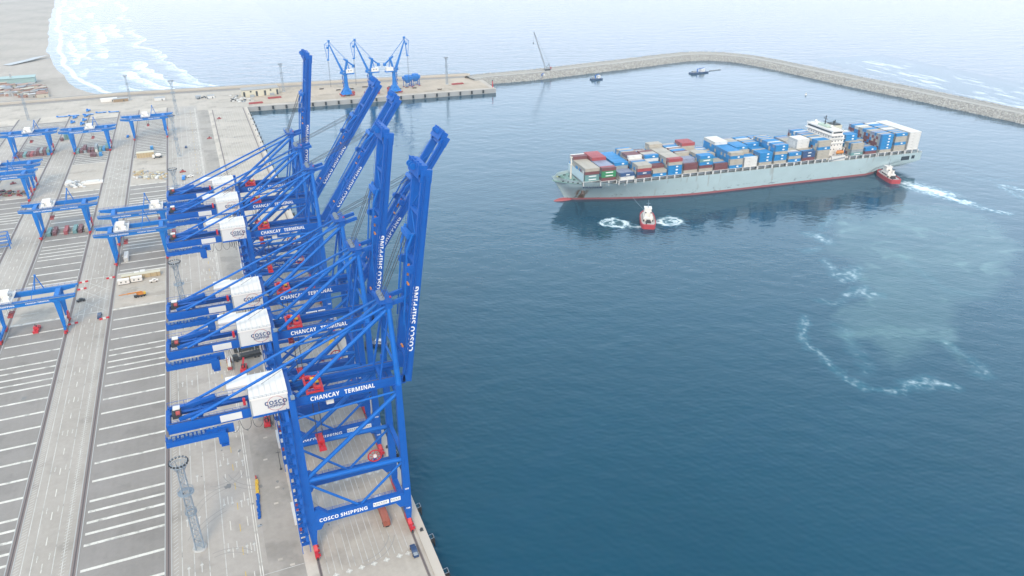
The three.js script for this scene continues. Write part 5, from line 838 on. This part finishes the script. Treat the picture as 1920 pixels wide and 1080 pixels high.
// ---------------------------------------------------------------- vehicles and loose things on the terminal
{
  const wheels = (t, xs, w, r, mat = M.rubber) => { for (const x of xs) for (const s of [-1, 1]) part(t, 'wheel', [wheelZ(r, 0.3, x, r, s * w, 12)], mat); };
  const truck = (label, u, v, turn, tone, cabMat, group) => { const [x, z] = P(u, v), t = thing('terminal_truck', label, 'truck', x, 0.03, z, turn, group); part(t, 'chassis', [box(14.5, 0.4, 1.2, 0, 1.1, 0)], M.dark); part(t, 'cab', [box(2.2, 2.4, 2.3, -6.8, 2.2, 0)], cabMat); part(t, 'windscreen', [box(0.1, 1, 2, -7.93, 2.7, 0)], M.glass); wheels(t, [-6.6, -4.4, 4.2, 5.6], 1.05, 0.5); if (tone) part(t, 'container_load', G40, CM[tone]).position.set(1, 1.32, 0); return t; };
  CM.coral = std([0.46, 0.13, 0.08], 0.6, 0, { bumpMap: corr, bumpScale: 0.05, map: dirt });
  truck('truck carrying a coral orange container under the first quay crane', 718, 967, Math.PI / 2 + Math.PI, 'coral', M.white);
  const car = (name, label, cat, u, v, turn, m, L = 5.2) => { const [x, z] = P(u, v), t = thing(name, label, cat, x, 0.04, z, turn); const s = new THREE.Shape([[-L / 2, 0.4], [L / 2, 0.4], [L / 2, 1.05], [L * 0.32, 1.1], [L * 0.2, 1.75], [-L * 0.12, 1.75], [-L * 0.2, 1.1], [-L / 2, 1.05]].map(p => new THREE.Vector2(...p))); part(t, 'body', [new THREE.ExtrudeGeometry(s, { depth: 1.7, bevelEnabled: true, bevelSize: 0.08, bevelThickness: 0.08, bevelSegments: 1 }).translate(0, 0, -0.85)], m); part(t, 'windows', [box(L * 0.3, 0.42, 1.9, L * 0.05, 1.48, 0), beam(V(L * 0.31, 1.18, 0), V(L * 0.23, 1.66, 0), 1.5, 0.05)], M.glass); wheels(t, [-L * 0.31, L * 0.31], 0.88, 0.38); for (const z2 of [-0.6, 0.6]) part(t, 'headlight', [box(0.06, 0.16, 0.36, L / 2 + 0.08, 0.85, z2)], M.white); return t; };
  const pk = car('pickup_truck', 'dark navy pickup parked beside the quay rail', 'pickup', 777, 1036, Math.PI / 2, M.navy, 5.6); part(pk, 'load_bed', [box(1.6, 0.1, 1.5, -1.8, 1.16, 0)], M.grey);
  car('white_car', 'white car parked at the end of the tan shed by the portable cabins', 'car', 289, 528, 0.1, M.white, 4.8); car('dark_van', 'dark blue van driving down the truck road near the hatched crossing', 'van', 187, 594, Math.PI / 2, M.navy, 6.4); car('small_car', 'small dark car beside the hatched crossing of the truck road', 'car', 152, 565, 0.2, M.dark, 4.4); car('yellow_van', 'yellow van parked between the crane rails in the gap of the crane row', 'van', 621, 646, 1.2, M.yellow, 6); car('blue_van', 'blue van on the truck road beside the farthest yard crane', 'van', 240, 257, 1.5, M.blueYard, 7); car('navy_car', 'navy car driving in the lanes near the far light towers', 'car', 349, 277, 1.5, M.navy, 5.5); car('pale_car', 'pale car parked in the lanes near the scrap pile', 'car', 357, 332, 0.1, M.white, 5);
  // red machines behind the crane row
  const fk = (label, u, v, turn, m) => { const [x, z] = P(u, v), t = thing('reach_stacker', label, 'forklift', x, 0.03, z, turn); part(t, 'body', [box(6, 1.6, 2.6, 0, 1.6, 0)], m); part(t, 'cab', [box(1.6, 1.8, 1.6, -0.6, 3.2, 0)], M.dark); part(t, 'lift_arm', [beam(V(-2, 3.4, 0), V(4.2, 4.8, 0), 0.8)], m); wheels(t, [-2, 2], 1.3, 0.8); return t; };
  fk('red lift truck behind the second crane house', 458, 695, 1.4, M.red); fk('red tractor with load standing below the first crane house', 502, 796, 1.5, M.red);
  { const [x, z] = P(466, 672), t = thing('generator_truck', 'long black tank truck parked behind the second crane', 'truck', x, 0.03, z, 0.1); part(t, 'chassis', [box(13, 0.5, 2.2, 0, 1.2, 0)], M.dark); part(t, 'tank', [wheelX(1.2, 9.5, 1.2, 2.6, 0, 14)], M.dark); part(t, 'cab', [box(2.4, 2.6, 2.4, -6, 2.3, 0)], M.dark); wheels(t, [-5.6, 3.2, 5], 1.05, 0.52);
    const u2 = P(462, 656), t2 = thing('pipe_rack', 'black rack of pipes lying behind the long black tank truck', 'rack', u2[0], 0.03, u2[1], 0.08); for (let i = 0; i < 6; i++) part(t2, 'pipe', [wheelX(0.35, 12, 0, 0.4 + (i > 3 ? 0.7 : 0), -1.6 + (i % 4) * 0.8, 8)], M.dark); part(t2, 'bunk', [box(0.4, 1.6, 3.6, -4, 0.8, 0), box(0.4, 1.6, 3.6, 4, 0.8, 0)], M.grey); }
  { const [x, z] = P(431, 686), t = thing('mobile_lift', 'tan and red boom lift parked in the lanes behind the second crane', 'boom lift', x, 0.03, z, Math.PI / 2); part(t, 'chassis', [box(8.5, 1, 2.4, 0, 1, 0)], M.tan); part(t, 'turret', [box(3, 1.3, 2, 2, 2.2, 0)], M.redDull); part(t, 'folded_boom', [beam(V(3.2, 3.2, 0.3), V(-5.4, 2.8, 0.3), 0.7, 0.8), beam(V(-5.4, 3, -0.4), V(2, 3.4, -0.4), 0.5, 0.5)], M.offWhite); part(t, 'basket', [box(1, 1.1, 2, -6, 2, 0)], M.redDull); wheels(t, [-2.8, 2.8], 1.2, 0.6); }
  { const [x, z] = P(263, 556), t = thing('mobile_crane', 'orange mobile crane with long horizontal boom in the open aisle', 'crane', x, 0.03, z, Math.PI + 0.15); part(t, 'chassis', [box(9, 1.2, 2.6, 0, 1.2, 0)], M.dark); part(t, 'turret', [box(4, 1.8, 2.4, -1, 2.8, 0), box(1.4, 1.8, 1.1, 1.6, 2.8, 0.9)], M.orange); part(t, 'telescopic_boom', [beam(V(-2, 4.2, 0), V(9, 4.6, 0), 0.9), beam(V(9, 4.6, 0), V(15, 4.8, 0), 0.55)], M.orange); part(t, 'counterweight', [box(1.6, 1.6, 2.6, -3.8, 2.7, 0)], M.yellow); wheels(t, [-3, -1, 1.6, 3.2], 1.2, 0.6); t.scale.setScalar(0.72); }
  // portable cabins and tan shed
  for (const [u, v, l] of [[233, 532, 'white portable cabin beside the truck road'], [257, 527, 'white portable cabin next to the tan shed wall']]) { const [x, z] = P(u, v), t = thing('portable_cabin', l, 'cabin', x, 0.04, z, 0.02); part(t, 'body', [box(6.3, 2.8, 2.9, 0, 1.4, 0)], M.white); part(t, 'roof', [box(6.5, 0.15, 3.1, 0, 2.88, 0)], M.white); for (const k of [-1.4, 1.2]) part(t, 'window', [box(0.8, 0.8, 0.08, k, 1.6, 1.47)], M.dark); part(t, 'skid', [box(6.3, 0.3, 3, 0, 0.15, 0)], M.dark); }
  const shed = (label, u0, u1, v, d, h) => { const a = P(u0, v), b = P(u1, v - 5), L = Math.hypot(b[0] - a[0], b[1] - a[1]), t = thing('tan_shelter', label, 'shelter', (a[0] + b[0]) / 2, 0.04, (a[1] + b[1]) / 2 - d / 2, 0); part(t, 'wall', [box(L, h, 0.3, 0, h / 2, d / 2)], M.tan); part(t, 'end_wall', [box(0.3, h, d, -L / 2, h / 2, 0), box(0.3, h, d, L / 2, h / 2, 0)], M.tan); part(t, 'roof', [box(L + 0.6, 0.2, d + 0.6, 0, h + 0.1, 0)], M.cream); part(t, 'post', Array.from({ length: 6 }, (_, i) => box(0.2, h, 0.2, -L / 2 + (i + 0.5) * L / 6, h / 2, d / 2 + 0.25)), M.timber); return t; };
  shed('long low tan shed behind the white portable cabins', 231, 300, 524, 3, 2.6); shed('long tan shed standing across the block under the far yard crane', 258, 289, 298, 5, 4.5);
  for (const [u, v, l] of [[256, 512, 'square white slab lying behind the tan shed, left of a pair'], [267, 509, 'square white slab lying behind the tan shed, right of a pair']]) { const [x, z] = P(u, v), t = thing('white_slab', l.replace(', left of a pair', ', next to the truck road side').replace(', right of a pair', ', next to the lane side'), 'slab', x, 0.06, z); part(t, 'panel', [box(3, 0.3, 5, 0, 0.15, 0)], M.white); part(t, 'frame', [box(3.2, 0.12, 5.2, 0, 0.06, 0)], M.grey); }
  { const [x, z] = P(296, 296), t = thing('concrete_mixer', 'white mixer truck parked at the end of the tan shed', 'truck', x, 0.03, z, 0.1); part(t, 'chassis', [box(8, 0.5, 2.2, 0, 1, 0)], M.dark); part(t, 'drum', [new THREE.SphereGeometry(1.7, 12, 8).scale(1.6, 1, 1).translate(0.8, 2.8, 0)], M.white); part(t, 'cab', [box(2, 2.4, 2.3, -3.4, 2.1, 0)], M.white); wheels(t, [-3, 1.4, 2.8], 1.05, 0.5); }
  // spare red spreaders set down on the paving
  const sp = (label, u, v, turn, k = 1) => { const [x, z] = P(u, v), t = thing('red_spreader', label, 'spreader', x, 0.04, z, turn, 'red spreaders set down on the terminal'); part(t, 'main_frame', [box(6.4, 0.9, 1.2, 0, 0.9, -0.7), box(6.4, 0.9, 1.2, 0, 0.9, 0.7)], k < 0.95 ? M.redDull : M.red); part(t, 'end_beam', [box(0.6, 1.4, 2.6, -3.2, 0.75, 0)], k < 0.95 ? M.redDull : M.red); part(t, 'end_beam', [box(0.6, 1.4, 2.6, 3.2, 0.75, 0)], k < 0.95 ? M.redDull : M.red); part(t, 'head_block', [box(2.6, 1.6, 2.4, 0, 2, 0)], k < 0.95 ? M.redDull : M.red); part(t, 'sheave', [wheelZ(0.6, 0.2, -0.6, 3, 0.5), wheelZ(0.6, 0.2, 0.6, 3, -0.5)], M.dark); t.scale.setScalar(k); return t; };
  sp('red spreader lying on the grey block below the yard crane rope mast', 70, 620, 1.5); sp('red spreader frame on the pale apron beside the crane rail slot', 393, 260, 0.1, 0.62); sp('red spreader frame near the pier root by the crane rail', 411, 223, 0.1, 0.62); sp('dull red spreader between the crane rails in the gap of the crane row', 606, 672, 1.2, 0.8); sp('small red spreader behind the leg of the paired yard cranes', 25, 345, 0.3, 0.62); sp('red spreader near the scrap heap in the third block', 12, 366, 0.7, 0.62); sp('red frame beside the light towers in the far lanes', 343, 323, 0.2, 0.7);
  { const [x, z] = P(345, 335), t = thing('cyan_trailer', 'pale blue flat trailer in the far lanes behind the red frame', 'trailer', x, 0.03, z, 1.5); part(t, 'bed', [box(12, 0.5, 2.4, 0, 1.2, 0)], M.cyanBlue); part(t, 'load', [box(6, 1.2, 2.2, -1, 2, 0)], M.cyanBlue); wheels(t, [-4, 3, 4.4], 1.05, 0.5); }
  // yellow and blue cable chain laid out on the slab
  { const a = P(481, 902), b = P(487, 972), t = thing('cable_chain', 'line of yellow then blue chain links laid along the slab', 'chain', a[0], 0.06, a[1], 0); for (let i = 0; i < 24; i++) { const k = i / 23, m = part(t, 'chain_link', [box(rr(0.9, 1.3), 0.5, 0.8, (b[0] - a[0]) * k + rr(-0.15, 0.15), 0.3, (b[1] - a[1]) * k)], i < 9 ? M.yellow : M.blueDark); } part(t, 'end_wheel', [wheelX(0.7, 0.6, 0, 0.7, -1.6)], M.redDull);
    const p = P(487, 986), pl = thing('steel_plate', 'small grey steel plate lying beyond the blue chain end', 'plate', p[0], 0.06, p[1], 0.4); part(pl, 'plate', [box(1.6, 0.12, 1.1, 0, 0.06, 0)], M.grey); part(pl, 'lug', [box(0.2, 0.3, 0.2, 0.5, 0.25, 0)], M.dark); }
  { const [x, z] = P(527, 880), t = thing('lamp_post', 'thin dark lamp post standing on the pale strip behind the first crane', 'lamp post', x, 0.03, z); part(t, 'pole', [cyl(0.09, 0.14, 9, 0, 4.5, 0, 8)], M.dark); part(t, 'arms', [beam(V(-0.9, 8.6, 0), V(0.9, 8.6, 0), 0.12), beam(V(0, 8.9, -0.9), V(0, 8.9, 0.9), 0.12)], M.dark); part(t, 'base', [cyl(0.5, 0.5, 0.3, 0, 0.15, 0, 10)], M.dark); }
  // blue equipment parked by the sea wall
  for (const [u, v, l] of [[117, 220, 'low blue trailer parked by the sea wall, farthest from the quay'], [139, 218, 'low blue trailer parked by the sea wall between two others'], [166, 216, 'low lilac blue trailer parked by the sea wall'], [190, 212, 'low blue trailer parked by the sea wall below the brown shed'], [214, 211, 'low blue trailer parked by the sea wall nearest the quay']]) { const [x, z] = P(u, v), t = thing('flat_trailer', l, 'trailer', x, 0.03, z, 0.05, 'blue trailers parked by the sea wall'); part(t, 'bed', [box(15, 0.7, 3, 0, 1.3, 0)], M.cyanBlue); part(t, 'gooseneck', [box(3, 1.3, 2.6, -6.4, 2.1, 0)], M.blueYard); wheels(t, [3.4, 4.8, 6.2], 1.2, 0.55, M.dark); t.scale.setScalar(0.72); }
  for (const [u, v, l] of [[166, 209, 'blue machine parked on the truck road, closest to the sea wall'], [162, 219, 'blue machine parked on the truck road, second from the sea wall'], [159, 227, 'blue machine parked on the truck road edge by the far crane'], [141, 222, 'blue machine parked on the other side of the truck road'], [137, 231, 'pale blue machine parked beside the pale container stack'], [155, 234, 'blue machine parked last on the truck road towards the yard crane']]) { const [x, z] = P(u, v), t = thing('straddle_tractor', l, 'tractor', x, 0.03, z, 1.1, 'blue machines parked on the truck road'); part(t, 'body', [box(7, 2, 3, 0, 1.8, 0)], M.cyanBlue); part(t, 'cab', [box(2, 2, 2, -2, 3.6, 0)], M.blueYard); wheels(t, [-2.4, 2.4], 1.4, 0.7, M.dark); t.scale.setScalar(0.75); }
  for (const [u, v, l, m, L] of [[205, 190, 'long white container office by the sea wall', M.white, 18], [227, 190, 'brown shed next to the white office by the sea wall', M.timber, 16], [300, 188, 'small white store by the sea wall near the light tower', M.offWhite, 12], [396, 184, 'white cabin by the sea wall towards the pier', M.offWhite, 8], [372, 185, 'grey cabin by the sea wall beside stacked material', M.grey, 6]]) { const [x, z] = P(u, v), t = thing('site_office', l, 'cabin', x, 0.03, z, 0.08); part(t, 'wall', [box(L, 3.4, 5, 0, 1.7, 0)], m); part(t, 'roof', [box(L + 0.4, 0.3, 5.4, 0, 3.55, 0)], m === M.white ? M.white : M.grey); part(t, 'door', [box(1, 2.1, 0.1, L * 0.2, 1.05, 2.53)], M.dark); }
  // scrap and crated parts in the aisles
  const heap = (label, u0, u1, v0, v1, n, tones) => { const c = P((u0 + u1) / 2, v1), t = thing('material_pile', label, 'pile', c[0], 0.03, c[1]); const a = tones.map(() => []); for (let i = 0; i < n; i++) { const [x, z] = P(rr(u0, u1), rr(v0, v1)), h = rr(0.4, 1.5), k = Math.floor(rnd() * tones.length); a[k].push(box(rr(0.8, 3.2), h, rr(0.8, 2.6), x - c[0], h / 2, z - c[1], rnd() * 3)); } a.forEach((g, k) => { if (g.length) { const m = part(t, 'loose_material', g, tones[k]); m.userData.kind = 'stuff'; } }); return t; };
  heap('pile of crates, timber and orange material in the aisle beside the quay lanes', 250, 312, 322, 336, 90, [M.tan, M.offWhite, M.cream, M.grey, M.tan]); heap('grey pallets and white sheets stacked in the middle aisle', 126, 160, 340, 352, 50, [M.grey, M.offWhite, M.white]); heap('scrap heap of dark metal and timber beside the paired yard cranes', 0, 48, 358, 368, 70, [M.dark, M.timber, M.grey, M.redDull]); heap('loose fittings on the ground in front of the cream pier building', 432, 470, 180, 192, 40, [M.grey, M.dark, M.offWhite]); heap('small dark machine parts beside the sea wall road', 366, 402, 181, 186, 16, [M.dark, M.grey]);
  for (const [u, v, l] of [[131, 345, 'low white tank skid in the middle aisle'], [176, 343, 'broad white tarpaulin stack in the middle aisle by the truck road']]) { const [x, z] = P(u, v), t = thing('white_stack', l, 'stack', x, 0.03, z); const n = u > 150 ? 14 : 7; part(t, 'lower_sheet', [box(n, 1.2, 6, 0, 0.6, 0)], M.white); part(t, 'upper_sheet', [box(n * 0.7, 0.9, 4.6, -0.6, 1.65, 0.2)], M.offWhite); }
  { // part-built lattice frame at the edge of the third block
    const [x, z] = P(9, 468), t = thing('lattice_frame', 'blue lattice steel frame standing in the third block', 'frame', x, 0.03, z, 0.1); for (const [a, b] of [[-3.4, 0], [3.4, 0], [-3.4, -9], [3.4, -9]]) part(t, 'post', [beam(V(a, 0, b), V(a, 9.5, b), 0.45)], M.blueYard); for (let y = 2.2; y < 10; y += 2.4) part(t, 'ring_beam', [beam(V(-3.4, y, 0), V(3.4, y, 0), 0.35), beam(V(-3.4, y, -9), V(3.4, y, -9), 0.35), beam(V(-3.4, y, 0), V(-3.4, y, -9), 0.35), beam(V(3.4, y, 0), V(3.4, y, -9), 0.35)], M.blueYard); }
  for (const [u, v, l] of [[157, 530, 'red barrier block beside the rail near the yard crane end'], [154, 543, 'red cone cluster beside the rail near the yard crane end'], [208, 522, 'pale red barrier beside the portable cabin'], [196, 598, 'pale red barrier beside the dark blue van'], [137, 608, 'pale red barrier at the foot of the yard crane leg']]) { const [x, z] = P(u, v), t = thing('road_barrier', l, 'barrier', x, 0.04, z, 0.2); for (let i = 0; i < 3; i++) part(t, 'barrier_block', [frustum(1.6, 0.7, 1.5, 0.35, 1, (i - 1) * 1.7, 0.5, 0)], i % 2 ? M.offWhite : M.red); }
}
//@@MORE
renderer.render(scene, camera);
